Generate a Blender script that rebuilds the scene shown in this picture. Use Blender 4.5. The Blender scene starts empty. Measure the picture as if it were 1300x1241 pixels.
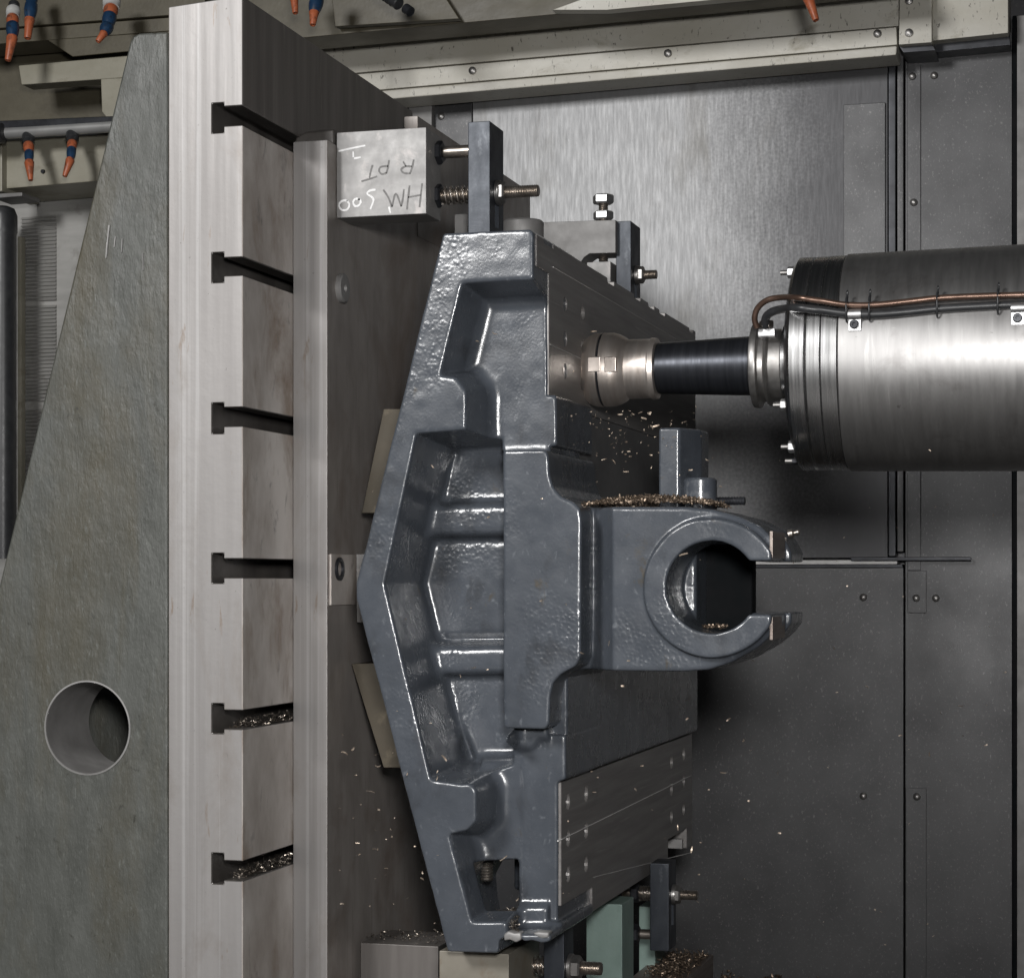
import bpy, bmesh, math, random
import numpy as np
from mathutils import Vector, Matrix
random.seed(7); rng = np.random.default_rng(7)
S = bpy.context.scene; C = S.collection
PI = math.pi
# ------------------------------------------------------------------ camera
FPX = 2670.0; UW, VH = 1300.0, 1241.0; HV = 737.0          # focal length and horizon row, in pixels of the photograph
PSI = math.atan(750.0 / FPX)
cam = bpy.data.cameras.new('camera'); co = bpy.data.objects.new('camera', cam); C.objects.link(co)
cam.sensor_fit = 'HORIZONTAL'; cam.sensor_width = 36.0; cam.lens = 36.0 * FPX / UW
cam.shift_y = (HV - VH / 2) / UW
cam.clip_start = 0.05; cam.clip_end = 50
co.location = (0, 0, 0); co.rotation_euler = (PI / 2, 0, PSI)
S.camera = co
# ------------------------------------------------------------------ world and lamps
w = bpy.data.worlds.new('World'); S.world = w; w.use_nodes = True
w.node_tree.nodes['Background'].inputs[0].default_value = (0.9, 0.95, 1.0, 1)
w.node_tree.nodes['Background'].inputs[1].default_value = 0.012
def area(name, loc, target, size, power, col=(1, 1, 1), size_y=None):
    l = bpy.data.lights.new(name, 'AREA'); l.energy = power; l.color = col; l.size = size
    if size_y: l.shape = 'RECTANGLE'; l.size_y = size_y
    o = bpy.data.objects.new(name, l); C.objects.link(o); o.location = loc
    o.rotation_euler = (Vector(target) - Vector(loc)).to_track_quat('-Z', 'Y').to_euler()
    return o
front = area('front_lamp', (0.12, -0.1, 0.32), (-0.80, 2.8, -0.12), 0.26, 14, (1, 0.985, 0.97), 0.26)
front.data.spread = math.radians(82)
area('left_lamp', (-2.1, -0.9, 1.8), (-0.6, 3.3, 0.1), 0.8, 135, (1, 0.99, 0.98), 0.8)
S.view_settings.view_transform = 'Standard'; S.view_settings.look = 'None'
S.view_settings.exposure = 0.0; S.view_settings.gamma = 1.0
S.render.engine = 'CYCLES'
try:
    S.cycles.max_bounces = 6; S.cycles.use_denoising = True
    S.cycles.sample_clamp_indirect = 6.0
except Exception: pass
# ------------------------------------------------------------------ pixel helpers: a pixel and one known coordinate give a point of the machine
def ray(u, v):
    dx = (u - 650.0) / FPX; dz = (HV - v) / FPX
    return (-math.sin(PSI) + dx * math.cos(PSI), math.cos(PSI) + dx * math.sin(PSI), dz)
def PY(u, v, Y):
    r = ray(u, v); t = Y / r[1]
    return Vector((r[0] * t, Y, r[2] * t))
def PX(u, v, X):
    r = ray(u, v); t = X / r[0]
    return Vector((X, r[1] * t, r[2] * t))
def PZ(u, v, Z):
    r = ray(u, v); t = Z / r[2]
    return Vector((r[0] * t, r[1] * t, Z))
# ------------------------------------------------------------------ object helpers
def thing(name, label, cat, loc=(0, 0, 0), group=None):
    o = bpy.data.objects.new(name, None); C.objects.link(o); o.location = loc; o.empty_display_size = 0.05
    o['label'] = label; o['category'] = cat
    if group: o['group'] = group
    return o
def root_of(p):
    v = Vector((0, 0, 0))
    while p is not None:
        v += p.location; p = p.parent
    return v
def obj(name, bm, m, parent=None, smooth=None, label=None):
    me = bpy.data.meshes.new(name)
    if isinstance(bm, bmesh.types.BMesh):
        if parent is not None: bmesh.ops.translate(bm, verts=bm.verts, vec=-root_of(parent))
        bmesh.ops.recalc_face_normals(bm, faces=bm.faces)
        bm.to_mesh(me); bm.free()
    else:
        v, f = bm; me.from_pydata([tuple(p) for p in v], [], f)
        if parent is not None: me.transform(Matrix.Translation(-root_of(parent)))
    if m: me.materials.append(m)
    if smooth is not None:
        me.shade_smooth()
        if smooth < 179: me.set_sharp_from_angle(angle=math.radians(smooth))
    o = bpy.data.objects.new(name, me); C.objects.link(o)
    if parent is not None: o.parent = parent
    if label: o['label'] = label
    if smooth is not None and smooth < 50:
        wn = o.modifiers.new('weighted', 'WEIGHTED_NORMAL'); wn.keep_sharp = True; wn.weight = 60
    return o
def struct(name, bm, m, smooth=None):
    o = obj(name, bm, m, None, smooth); o['kind'] = 'structure'; return o
def tag(o, label, cat, group=None):
    o['label'] = label; o['category'] = cat
    if group: o['group'] = group
    return o
def add_box(bm, a, b, bev=0.0, segs=2):
    lo = Vector([min(a[i], b[i]) for i in range(3)]); hi = Vector([max(a[i], b[i]) for i in range(3)])
    r = bmesh.ops.create_cube(bm, size=1.0, matrix=Matrix.Translation((lo + hi) / 2) @ Matrix.Diagonal((*(hi - lo), 1)))
    if bev > 0:
        es = list({e for v in r['verts'] for e in v.link_edges})
        bmesh.ops.bevel(bm, geom=es, offset=bev, segments=segs, profile=0.5, affect='EDGES')
def box(a, b, bev=0.0, segs=2):
    bm = bmesh.new(); add_box(bm, a, b, bev, segs); return bm
def add_prism(bm, pts, vec, bev=0.0, segs=2):
    vs = [bm.verts.new(p) for p in pts]; f = bm.faces.new(vs)
    r = bmesh.ops.extrude_face_region(bm, geom=[f])
    nv = [e for e in r['geom'] if isinstance(e, bmesh.types.BMVert)]
    bmesh.ops.translate(bm, verts=nv, vec=vec)
    allv = set(vs) | set(nv)
    if bev > 0:
        es = list({e for v in allv for e in v.link_edges})
        bmesh.ops.bevel(bm, geom=es, offset=bev, segments=segs, profile=0.5, affect='EDGES')
def prism(pts, vec, bev=0.0, segs=2):
    bm = bmesh.new(); add_prism(bm, pts, vec, bev, segs); return bm
AX = {'x': Matrix(((0, 0, 1), (0, 1, 0), (-1, 0, 0))), 'y': Matrix(((1, 0, 0), (0, 0, 1), (0, -1, 0))), 'z': Matrix.Identity(3)}
def frame(axis):
    if isinstance(axis, str):
        return AX[axis]
    return Vector((0, 0, 1)).rotation_difference(Vector(axis)).to_matrix()
def add_lathe(bm, prof, o, axis='z', seg=32, a0=0.0):
    """prof: list of (t, r) along the axis"""
    M = frame(axis); o = Vector(o); rings = []
    for t, r in prof:
        if r < 1e-6: rings.append([bm.verts.new(o + M @ Vector((0, 0, t)))])
        else: rings.append([bm.verts.new(o + M @ Vector((r * math.cos(a0 + 2 * PI * k / seg), r * math.sin(a0 + 2 * PI * k / seg), t))) for k in range(seg)])
    for A, B in zip(rings, rings[1:]):
        if len(A) == 1 and len(B) == 1: continue
        for k in range(seg):
            k2 = (k + 1) % seg
            if len(A) == 1: bm.faces.new((A[0], B[k], B[k2]))
            elif len(B) == 1: bm.faces.new((A[k], B[0], A[k2]))
            else: bm.faces.new((A[k], B[k], B[k2], A[k2]))
    for R, rev in ((rings[0], 1), (rings[-1], 0)):
        if len(R) > 2: bm.faces.new(R[::-1] if rev else R)
def lathe(prof, o, axis='z', seg=32, a0=0.0):
    bm = bmesh.new(); add_lathe(bm, prof, o, axis, seg, a0); return bm
def nut(o, axis, r, h, a0=0.0):
    c = h * 0.16
    return lathe([(0, r * .9), (c, r), (h - c, r), (h, r * .86)], o, axis, 6, a0)
def thread(o, axis, r, L, pitch, seg=20):
    prof = [(0, 0), (0, r * .85)]; t = pitch * .5
    while t < L - pitch * .6:
        prof += [(t, r), (t + pitch * .5, r * .87)]; t += pitch
    prof += [(L - r * .12, r * .95), (L, r * .8), (L, 0)]
    return lathe(prof, o, axis, seg)
def add_tube(bm, path, r, seg=10, closed=False):
    n = len(path); P = [Vector(p) for p in path]; rings = []
    up = Vector((0.013, 0.21, 0.97))
    for i, p in enumerate(P):
        a = P[(i - 1) % n] if (i > 0 or closed) else P[0]; b = P[(i + 1) % n] if (i < n - 1 or closed) else P[-1]
        t = (b - a).normalized(); n1 = t.cross(up)
        if n1.length < 1e-3: n1 = t.cross(Vector((1, 0, 0)))
        n1.normalize(); n2 = t.cross(n1); rr = r[i] if isinstance(r, (list, tuple)) else r
        rings.append([bm.verts.new(p + rr * (math.cos(2 * PI * k / seg) * n1 + math.sin(2 * PI * k / seg) * n2)) for k in range(seg)])
    prs = list(zip(rings, rings[1:])) + ([(rings[-1], rings[0])] if closed else [])
    for A, B in prs:
        for k in range(seg):
            k2 = (k + 1) % seg; bm.faces.new((A[k], B[k], B[k2], A[k2]))
    if not closed:
        bm.faces.new(rings[0][::-1]); bm.faces.new(rings[-1])
def tube(path, r, seg=10, closed=False):
    bm = bmesh.new(); add_tube(bm, path, r, seg, closed); return bm
def tube_ring(x, y, z, r, L, seg=80):
    bm = bmesh.new(); prof = [(-.0010, r + .0018), (-.0013, r - .0004), (.0002, r - .0013), (L, r - .0013), (L, r + .0002), (.0, r + .0018)]; rings = []
    for t, q in prof: rings.append([bm.verts.new((x + q * math.cos(2 * PI * k / seg), y + t, z + q * math.sin(2 * PI * k / seg))) for k in range(seg)])
    for A, B in zip(rings, rings[1:] + rings[:1]):
        for k in range(seg): bm.faces.new((A[k], A[(k + 1) % seg], B[(k + 1) % seg], B[k]))
    return bm
def smooth_path(P, n=8):
    P = [Vector(p) for p in P]; out = []
    for i in range(len(P) - 1):
        p0 = P[max(i - 1, 0)]; p1 = P[i]; p2 = P[i + 1]; p3 = P[min(i + 2, len(P) - 1)]
        for k in range(n):
            t = k / n
            out.append(.5 * ((2 * p1) + (p2 - p0) * t + (2 * p0 - 5 * p1 + 4 * p2 - p3) * t * t + (3 * p1 - p0 - 3 * p2 + p3) * t ** 3))
    out.append(P[-1]); return out
def cut(o, cutters):
    """subtract temporary solids from a finished mesh, then drop them"""
    for bm in cutters:
        me = bpy.data.meshes.new('cutter')
        if o.parent is not None: bmesh.ops.translate(bm, verts=bm.verts, vec=-root_of(o.parent))
        bmesh.ops.recalc_face_normals(bm, faces=bm.faces)
        bm.to_mesh(me); bm.free()
        c = bpy.data.objects.new('cutter', me); C.objects.link(c)
        if o.parent is not None: c.parent = o.parent
        md = o.modifiers.new('b', 'BOOLEAN'); md.operation = 'DIFFERENCE'; md.object = c; md.solver = 'EXACT'
    for md in [m for m in o.modifiers if m.type != 'BOOLEAN']: o.modifiers.remove(md)
    bpy.context.view_layer.update()
    dg = bpy.context.evaluated_depsgraph_get()
    nm = bpy.data.meshes.new_from_object(o.evaluated_get(dg))
    cs = [m.object for m in o.modifiers if m.type == 'BOOLEAN']
    o.modifiers.clear(); o.data = nm
    wn = o.modifiers.new('weighted', 'WEIGHTED_NORMAL'); wn.keep_sharp = True; wn.weight = 60
    for c in cs: bpy.data.objects.remove(c)
    return o
# ------------------------------------------------------------------ materials
def mat(name, c1, c2=None, metal=0.0, rough=(0.4, 0.5), vscale=(6, 6, 6), detail=6.0, bumps=(), stains=(), coat=0.0, contrast=(0.35, 0.65), spec=0.5, wear=None):
    """two-tone noise colour, roughness range, bump layers (kind, scale xyz, distance), stain layers (colour, scale xyz, low, high)"""
    m = bpy.data.materials.new(name); m.use_nodes = True; nt = m.node_tree; N = nt.nodes; L = nt.links
    b = N['Principled BSDF']; tc = N.new('ShaderNodeTexCoord')
    def mp(sc):
        k = N.new('ShaderNodeMapping'); k.inputs['Scale'].default_value = sc; L.new(tc.outputs['Object'], k.inputs[0]); return k
    def noise(sc, det=6.0, rg=0.6, dist=0.0):
        n = N.new('ShaderNodeTexNoise'); n.inputs['Scale'].default_value = 1.0; n.inputs['Detail'].default_value = det
        n.inputs['Roughness'].default_value = rg; n.inputs['Distortion'].default_value = dist; L.new(mp(sc).outputs[0], n.inputs['Vector']); return n
    def ramp(src, lo, hi):
        r = N.new('ShaderNodeMapRange'); r.inputs[1].default_value = lo; r.inputs[2].default_value = hi; L.new(src, r.inputs[0]); return r
    n = noise(vscale, detail); r = ramp(n.outputs['Fac'], *contrast)
    mx = N.new('ShaderNodeMix'); mx.data_type = 'RGBA'
    mx.inputs[6].default_value = (*c1, 1); mx.inputs[7].default_value = (*(c2 or c1), 1); L.new(r.outputs[0], mx.inputs[0])
    col = mx.outputs[2]
    rr = N.new('ShaderNodeMapRange'); rr.inputs[3].default_value = rough[0]; rr.inputs[4].default_value = rough[1]
    rr.inputs[1].default_value = .3; rr.inputs[2].default_value = .7
    n2 = noise(tuple(s * 1.7 for s in vscale), 5.0); L.new(n2.outputs['Fac'], rr.inputs[0]); rgh = rr.outputs[0]
    met = None
    for (c3, sc, lo, hi) in stains:
        k = noise(sc, 8.0, 0.65, 0.4); q = ramp(k.outputs['Fac'], lo, hi)
        m2 = N.new('ShaderNodeMix'); m2.data_type = 'RGBA'; m2.inputs[7].default_value = (*c3, 1)
        L.new(col, m2.inputs[6]); L.new(q.outputs[0], m2.inputs[0]); col = m2.outputs[2]
    if wear:
        ge = N.new('ShaderNodeNewGeometry'); q1 = ramp(ge.outputs['Pointiness'], .555, .62); q2 = ramp(noise((70, 70, 70), 6.0).outputs['Fac'], .50, .64)
        mu = N.new('ShaderNodeMath'); mu.operation = 'MULTIPLY'; L.new(q1.outputs[0], mu.inputs[0]); L.new(q2.outputs[0], mu.inputs[1])
        m2 = N.new('ShaderNodeMix'); m2.data_type = 'RGBA'; m2.inputs[7].default_value = (*wear, 1)
        L.new(col, m2.inputs[6]); L.new(mu.outputs[0], m2.inputs[0]); col = m2.outputs[2]
    L.new(col, b.inputs['Base Color']); L.new(rgh, b.inputs['Roughness'])
    b.inputs['Metallic'].default_value = metal; b.inputs['Specular IOR Level'].default_value = spec
    if coat: b.inputs['Coat Weight'].default_value = coat; b.inputs['Coat Roughness'].default_value = 0.12
    prev = None
    for bb in bumps:
        kind, sc, dist = bb[:3]
        if kind == 'n': t = noise(sc, 4.0).outputs['Fac']
        else:
            vn = N.new('ShaderNodeTexVoronoi'); vn.inputs['Scale'].default_value = 1.0; vn.feature = 'SMOOTH_F1'
            L.new(mp(sc).outputs[0], vn.inputs['Vector'])
            t = ramp(vn.outputs['Distance'], .0, .55).outputs[0]
        if len(bb) > 3:
            mk = ramp(noise(bb[3], 3.0).outputs['Fac'],   .48, .62); mu = N.new('ShaderNodeMath'); mu.operation = 'MULTIPLY'
            L.new(t, mu.inputs[0]); L.new(mk.outputs[0], mu.inputs[1]); t = mu.outputs[0]
        bp = N.new('ShaderNodeBump'); bp.inputs['Strength'].default_value = 1.0; bp.inputs['Distance'].default_value = dist
        L.new(t, bp.inputs['Height'])
        if prev is not None: L.new(prev, bp.inputs['Normal'])
        prev = bp.outputs[0]
    if prev is not None:
        L.new(prev, b.inputs['Normal'])
        if coat: L.new(prev, b.inputs['Coat Normal'])
    return m
M = {}
M['milled'] = mat('milled_steel', (.245, .234, .228), (.285, .274, .268), 0.45, (.46, .6), (30, 30, 1.2), 4.0,
                  [('n', (180, 180, 9), .00004), ('n', (30, 30, 30), .0004)], [((.345, .336, .332), (75, 75, .4), .55, .68), ((.20, .178, .16), (9, 9, 4), .52, .76), ((.19, .145, .11), (75, 75, 11), .63, .72), ((.14, .13, .125), (150, 150, 110), .66, .72)])
M['plate_side'] = mat('plate_side_steel', (.36, .32, .29), (.56, .525, .495), 0.25, (.40, .55), (13, 13, 7), 9.0,
                      [('n', (160, 160, 12), .0001)], [((.23, .17, .125), (12, 12, 6), .52, .72), ((.15, .14, .13), (32, 32, 14), .60, .74)])
M['fixture_side'] = mat('fixture_side_steel', (.225, .203, .187), (.30, .274, .255), 0.3, (.36, .5), (22, 22, 9), 8.0,
                        [('n', (240, 240, 20), .0001)], [((.15, .11, .085), (6, 4, 4), .50, .72), ((.20, .18, .165), (120, 120, 8), .56, .7)])
M['slot_side'] = mat('dark_slot_steel', (.055, .05, .046), (.10, .092, .085), 0.2, (.35, .5), (16, 16, 9), 7.0)  # darker steel for the faces inside the T-slots and the lug
M['top_side'] = mat('dark_steel_side', (.115, .105, .098), (.17, .157, .148), 0.3, (.40, .52), (40, 40, 2.5), 8.0, [('n', (160, 160, 6), .0001)], [((.22, .20, .19), (90, 90, 6), .60, .72)])
M['gusset'] = mat('rough_cast_paint', (.054, .0565, .0505), (.075, .078, .071), 0.0, (.42, .62), (26, 26, 9), 9.0,
                  [('n', (10, 10, 7), .005), ('n', (60, 60, 26), .0013), ('n', (260, 260, 90), .0009)],
                  [((.058, .049, .028), (6, 6, 1.8), .48, .72), ((.105, .11, .10), (260, 260, 70), .58, .72), ((.030, .03, .024), (75, 75, 50), .63, .72)])
M['paint'] = mat('casting_paint', (.047, .0535, .064), (.064, .072, .085), 0.0, (.22, .34), (14, 14, 14), 8.0,
                 [('n', (30, 30, 20), .00016), ('n', (330, 330, 280), .00017), ('v', (190, 190, 190), -.00042, (8, 8, 6))],
                 [((.12, .13, .145), (90, 90, 60), .60, .72), ((.030, .032, .036), (11, 11, 7), .56, .72), ((.06, .054, .046), (30, 30, 18), .64, .72)], coat=.3, wear=(.19, .195, .20))
M['rail'] = mat('machined_rail', (.185, .175, .17), (.245, .234, .226), 0.45, (.32, .44), (30, 3, 60), 5.0,
                [('n', (300, 8, 300), .00008)], [((.33, .315, .305), (8, 4, 120), .60, .72), ((.15, .14, .138), (9, 5, 9), .58, .75)])
M['flank'] = mat('dusty_flank_paint', (.105, .104, .106), (.15, .148, .148), 0.2, (.34, .46), (9, 9, 9), 8.0, [('n', (300, 300, 300), .00015)], [((.20, .195, .19), (160, 160, 120), .60, .72), ((.07, .07, .073), (6, 6, 6), .54, .72)])
M['scribe'] = mat('scribed_line', (.55, .54, .53), (.68, .67, .66), 0.1, (.4, .5), (40, 40, 40))
M['block'] = mat('ground_steel', (.21, .206, .203), (.27, .265, .26), 0.3, (.44, .56), (26, 26, 26), 6.0,
                 [('n', (60, 400, 400), .00006)], [((.36, .34, .33), (30, 30, 30), .57, .70)])
M['dull'] = mat('dull_steel', (.185, .18, .176), (.245, .24, .235), 0.2, (.48, .6), (22, 22, 22), 6.0, [('n', (300, 300, 300), .0001)])
M['beige'] = mat('beige_steel', (.036, .029, .018), (.058, .047, .031), 0.0, (.65, .8), (10, 10, 10), 6.0, [], [((.24, .20, .14), (9, 9, 9), .55, .75)])
M['support'] = mat('support_steel', (.17, .155, .125), (.23, .212, .178), 0.2, (.45, .6), (12, 12, 12), 7.0, [], [((.15, .10, .06), (22, 22, 14), .56, .72)])
M['blued'] = mat('blued_steel', (.022, .026, .034), (.038, .044, .054), 0.4, (.36, .5), (22, 22, 14), 6.0, [('n', (260, 260, 260), .0001)],
                 [((.09, .098, .11), (40, 40, 20), .57, .70)])
M['black'] = mat('black_oxide', (.022, .023, .027), (.04, .042, .048), 0.5, (.3, .42), (30, 30, 30))
M['stud'] = mat('stud_steel', (.36, .32, .28), (.52, .475, .43), 0.95, (.25, .38), (60, 60, 60))
M['nutm'] = mat('nut_steel', (.26, .25, .24), (.36, .35, .34), 0.9, (.34, .46), (60, 60, 60))
M['zinc'] = mat('bright_zinc', (.44, .44, .445), (.55, .55, .55), 0.9, (.34, .46), (60, 60, 60))
M['housing'] = mat('spindle_housing', (.275, .27, .267), (.325, .32, .316), 0.92, (.37, .46), (60, 7, 7), 6.0, [('n', (300, 8, 8), .00002)],
                   [((.20, .19, .185), (9, 12, 12), .54, .74), ((.37, .365, .36), (120, 9, 9), .60, .72), ((.17, .165, .16), (70, 70, 70), .66, .73), ((.42, .41, .40), (14, 260, 260), .66, .72)])
M['ring'] = mat('polished_ring', (.48, .48, .48), (.56, .56, .56), 1.0, (.22, .3), (150, 5, 5), 5.0, [('n', (400, 8, 8), .00001)])
M['shank'] = mat('black_shank', (.028, .030, .036), (.045, .048, .056), 0.75, (.32, .4), (160, 4, 4), 4.0, [('n', (300, 6, 6), .00004)])
M['cutter'] = mat('bronze_cutter', (.66, .58, .52), (.80, .73, .675), 0.9, (.33, .44), (100, 10, 10), 5.0, [('n', (260, 10, 10), .00008)])
M['insert'] = mat('carbide_insert', (.42, .375, .34), (.54, .49, .45), 0.85, (.3, .42), (60, 60, 60))
M['copper'] = mat('copper_pipe', (.15, .095, .072), (.215, .14, .108), 0.75, (.25, .38), (30, 30, 30))
M['rubber'] = mat('black_rubber', (.02, .021, .023), (.035, .036, .038), 0.0, (.32, .42), (40, 40, 40))
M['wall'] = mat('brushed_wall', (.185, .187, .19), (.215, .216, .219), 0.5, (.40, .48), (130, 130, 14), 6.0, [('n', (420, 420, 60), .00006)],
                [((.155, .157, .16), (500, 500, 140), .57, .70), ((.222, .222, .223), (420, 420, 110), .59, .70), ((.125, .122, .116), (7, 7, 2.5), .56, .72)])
M['dark_wall'] = mat('dark_sheet', (.070, .070, .075), (.10, .10, .106), 0.3, (.34, .46), (7, 7, 5), 8.0, [('n', (500, 500, 400), .0002)],
                     [((.13, .13, .132), (230, 230, 190), .58, .68)])
M['dark_sheet'] = mat('dark_sheet_steel', (.054, .054, .056), (.078, .078, .080), 0.4, (.36, .48), (6, 6, 5), 8.0, [('n', (500, 500, 400), .0002)],
                      [((.145, .143, .142), (230, 230, 180), .58, .68)])
M['black_gap'] = mat('void_shade_black', (.005, .007, .008), (.012, .012, .013), 0.0, (.7, .8), (9, 9, 9), spec=.05)  # shade put into colour: the wall gap and the inside of the eye
M['cream'] = mat('cream_paint', (.48, .455, .385), (.58, .56, .50), 0.0, (.36, .5), (5, 5, 9), 7.0, [('n', (90, 90, 90), .0003)],
                 [((.24, .21, .14), (7, 7, 14), .6, .78), ((.12, .11, .09), (160, 160, 60), .61, .68)])
M['cream_shaded'] = mat('shaded_cream_paint', (.25, .235, .18), (.33, .312, .252), 0.0, (.4, .55), (5, 5, 9), 7.0, [('n', (90, 90, 90), .0003)],
                 [((.15, .13, .085), (7, 7, 14), .55, .78)])  # cream darkened to put the dim light at upper left into its colour
M['olive'] = mat('olive_beam', (.070, .060, .038), (.115, .102, .070), 0.0, (.4, .55), (5, 5, 12), 7.0, [('n', (120, 120, 120), .0003)],
                 [((.07, .06, .04), (6, 6, 12), .52, .75)])
M['rust'] = mat('rusty_strip', (.38, .32, .23), (.52, .48, .40), 0.1, (.5, .65), (30, 30, 60), 7.0, [], [((.2, .13, .07), (25, 25, 60), .5, .68)])
M['grey_tube'] = mat('grey_tube', (.28, .28, .28), (.38, .38, .37), 0.4, (.35, .45), (9, 9, 9))
M['louvre'] = mat('louvre_sheet', (.34, .335, .318), (.42, .413, .395), 0.2, (.35, .45), (10, 10, 40), 6.0, [], [((.2, .19, .17), (16, 16, 16), .55, .75)])
M['orange'] = mat('orange_plastic', (.34, .085, .033), (.44, .125, .055), 0.0, (.34, .5), (60, 60, 60), 5.0, [], [((.10, .04, .025), (50, 50, 50), .50, .66)])
M['blue'] = mat('blue_plastic', (.010, .030, .070), (.016, .048, .105), 0.0, (.28, .4), (60, 60, 60), 5.0, [], [((.015, .018, .025), (70, 70, 70), .55, .7)])
M['white_plastic'] = mat('white_plastic', (.42, .42, .41), (.55, .55, .53), 0.0, (.4, .5), (60, 60, 60))
M['green'] = mat('green_paint', (.135, .19, .17), (.18, .245, .22), 0.0, (.4, .52), (14, 14, 8), 7.0, [('n', (80, 80, 80), .0004)],
                 [((.12, .17, .15), (30, 30, 22), .57, .70), ((.06, .075, .07), (80, 80, 80), .7, .78)])
M['chip'] = mat('metal_chip', (.085, .062, .045), (.26, .20, .15), 0.75, (.35, .5), (300, 300, 300), 3.0)
M['dark_chip'] = mat('dark_metal_chip', (.10, .085, .07), (.32, .28, .24), 0.9, (.28, .42), (300, 300, 300), 3.0)
M['spark'] = mat('bright_chip', (.30, .235, .18), (.52, .44, .36), 0.6, (.4, .55), (200, 200, 200), 3.0)
M['raw'] = mat('raw_cut_face', (.17, .14, .125), (.26, .225, .20), 0.75, (.38, .5), (40, 8, 120), 6.0, [('n', (60, 60, 500), .0002)])
M['chalk'] = mat('chalk_mark', (.66, .66, .66), (.78, .78, .78), 0.0, (.7, .8), (200, 200, 200))
M['graphite'] = mat('faded_mark', (.125, .122, .12), (.18, .176, .172), 0.1, (.6, .7), (200, 200, 200))
M['bed'] = mat('machine_bed', (.05, .048, .046), (.085, .08, .076), 0.3, (.4, .55), (12, 12, 12), 7.0)
def darken_right(m, x0, x1, col):
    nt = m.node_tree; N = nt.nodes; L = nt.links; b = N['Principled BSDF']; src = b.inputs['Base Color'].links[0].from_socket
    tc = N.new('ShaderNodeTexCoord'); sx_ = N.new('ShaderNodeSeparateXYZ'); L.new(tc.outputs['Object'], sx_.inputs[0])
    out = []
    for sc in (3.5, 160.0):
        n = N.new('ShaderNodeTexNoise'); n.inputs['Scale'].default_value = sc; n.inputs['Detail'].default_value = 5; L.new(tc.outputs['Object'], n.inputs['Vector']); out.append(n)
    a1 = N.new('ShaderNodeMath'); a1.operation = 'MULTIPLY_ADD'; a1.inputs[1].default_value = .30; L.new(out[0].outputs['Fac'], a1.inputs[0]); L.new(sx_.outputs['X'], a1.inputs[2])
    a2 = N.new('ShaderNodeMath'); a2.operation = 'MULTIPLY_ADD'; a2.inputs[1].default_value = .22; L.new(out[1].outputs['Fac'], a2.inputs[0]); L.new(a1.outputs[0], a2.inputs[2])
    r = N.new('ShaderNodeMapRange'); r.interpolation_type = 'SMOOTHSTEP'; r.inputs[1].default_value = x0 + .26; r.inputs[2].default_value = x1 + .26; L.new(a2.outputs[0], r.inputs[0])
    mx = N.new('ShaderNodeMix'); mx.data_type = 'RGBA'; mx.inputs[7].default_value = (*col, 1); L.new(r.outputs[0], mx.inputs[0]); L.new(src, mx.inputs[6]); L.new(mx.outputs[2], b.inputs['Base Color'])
darken_right(M['wall'], PY(860, 300, 4.3).x, PY(1060, 300, 4.3).x, (.055, .055, .058))  # brushed wall colour turns darker and grainy towards the right
# ------------------------------------------------------------------ main planes
YA = 2.60                                   # front of the slotted angle plate
XA = PY(308, 700, YA).x                     # its slotted face
def Yat(X, u): return PX(u, 700, X).y
YB = Yat(XA, 371.5)                         # front of the fixture plate
XB = PY(415.5, 700, YB).x                   # its working face
YC = 2.67                                   # front of the casting
YW = 4.30                                   # rear wall
FLOOR = -0.83
# ------------------------------------------------------------------ setting: machine bed, rear wall with its sheets and strips
struct('machine_bed', box((-2.6, 0.2, FLOOR - .1), (1.8, YW + .3, FLOOR)), M['bed'])
wall = struct('rear_wall', box((-2.2, YW + .05, -1.0), (1.2, YW + .12, 1.6)), M['dark_wall'])
def wbox(name, u0, v0, u1, v1, y0, y1, m, bev=.0015, parent=wall, label=None):
    a = PY(u0, v0, YW - y1); b = PY(u1, v1, YW - y1)
    return obj(name, box((a.x, YW - y1, a.z), (b.x, YW - y0, b.z), bev), m, parent, 40, label)
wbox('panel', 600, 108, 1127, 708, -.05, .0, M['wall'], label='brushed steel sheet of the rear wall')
wbox('panel', 1071, 133, 1124, 520, .001, .006, M['dark_sheet'], label='narrow raised cover on the brushed sheet')
wbox('panel', 700, 721, 1147, 1300, -.05, .012, M['dark_sheet'], label='lower sheet of the rear wall')
wbox('panel', 1149, 50, 1285, 1300, -.05, .004, M['dark_sheet'], label='right hand sheet of the rear wall')
wbox('panel', 1291, 20, 1420, 1300, -.05, .03, M['dull'], label='light edge sheet at far right')
wbox('panel', 500, 110, 599, 420, -.05, -.01, M['dark_sheet'], label='dark sheet left of the brushed sheet')
wbox('panel', 519, 100, 548, 420, -.01, .012, M['dull'])
wbox('strip', 1128, 60, 1137, 706, -.05, .010, M['black'])
wbox('strip', 1139, 60, 1147, 700, -.05, .016, M['dark_sheet'])
wbox('strip', 1152, 68, 1169, 724, .0045, .0065, M['dark_sheet'])
wbox('strip', 1152, 724, 1176, 778, .0045, .008, M['dark_sheet'])
wbox('strip', 1149.5, 1000, 1176, 1300, .0045, .008, M['dark_sheet'])
wbox('ledge', 880, 711, 1139, 716, -.05, .016, M['scribe'])
wbox('ledge', 880, 716.5, 1146, 720.5, -.05, .006, M['black'])
wbox('rail', 1080, 707, 1233, 711.5, .018, .03, M['black'])
wbox('gap_strip', 1285.5, 20, 1290.5, 1300, -.05, .012, M['black_gap'])  # black strip drawn for the dark gap between the two sheets
sc0 = None
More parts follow.
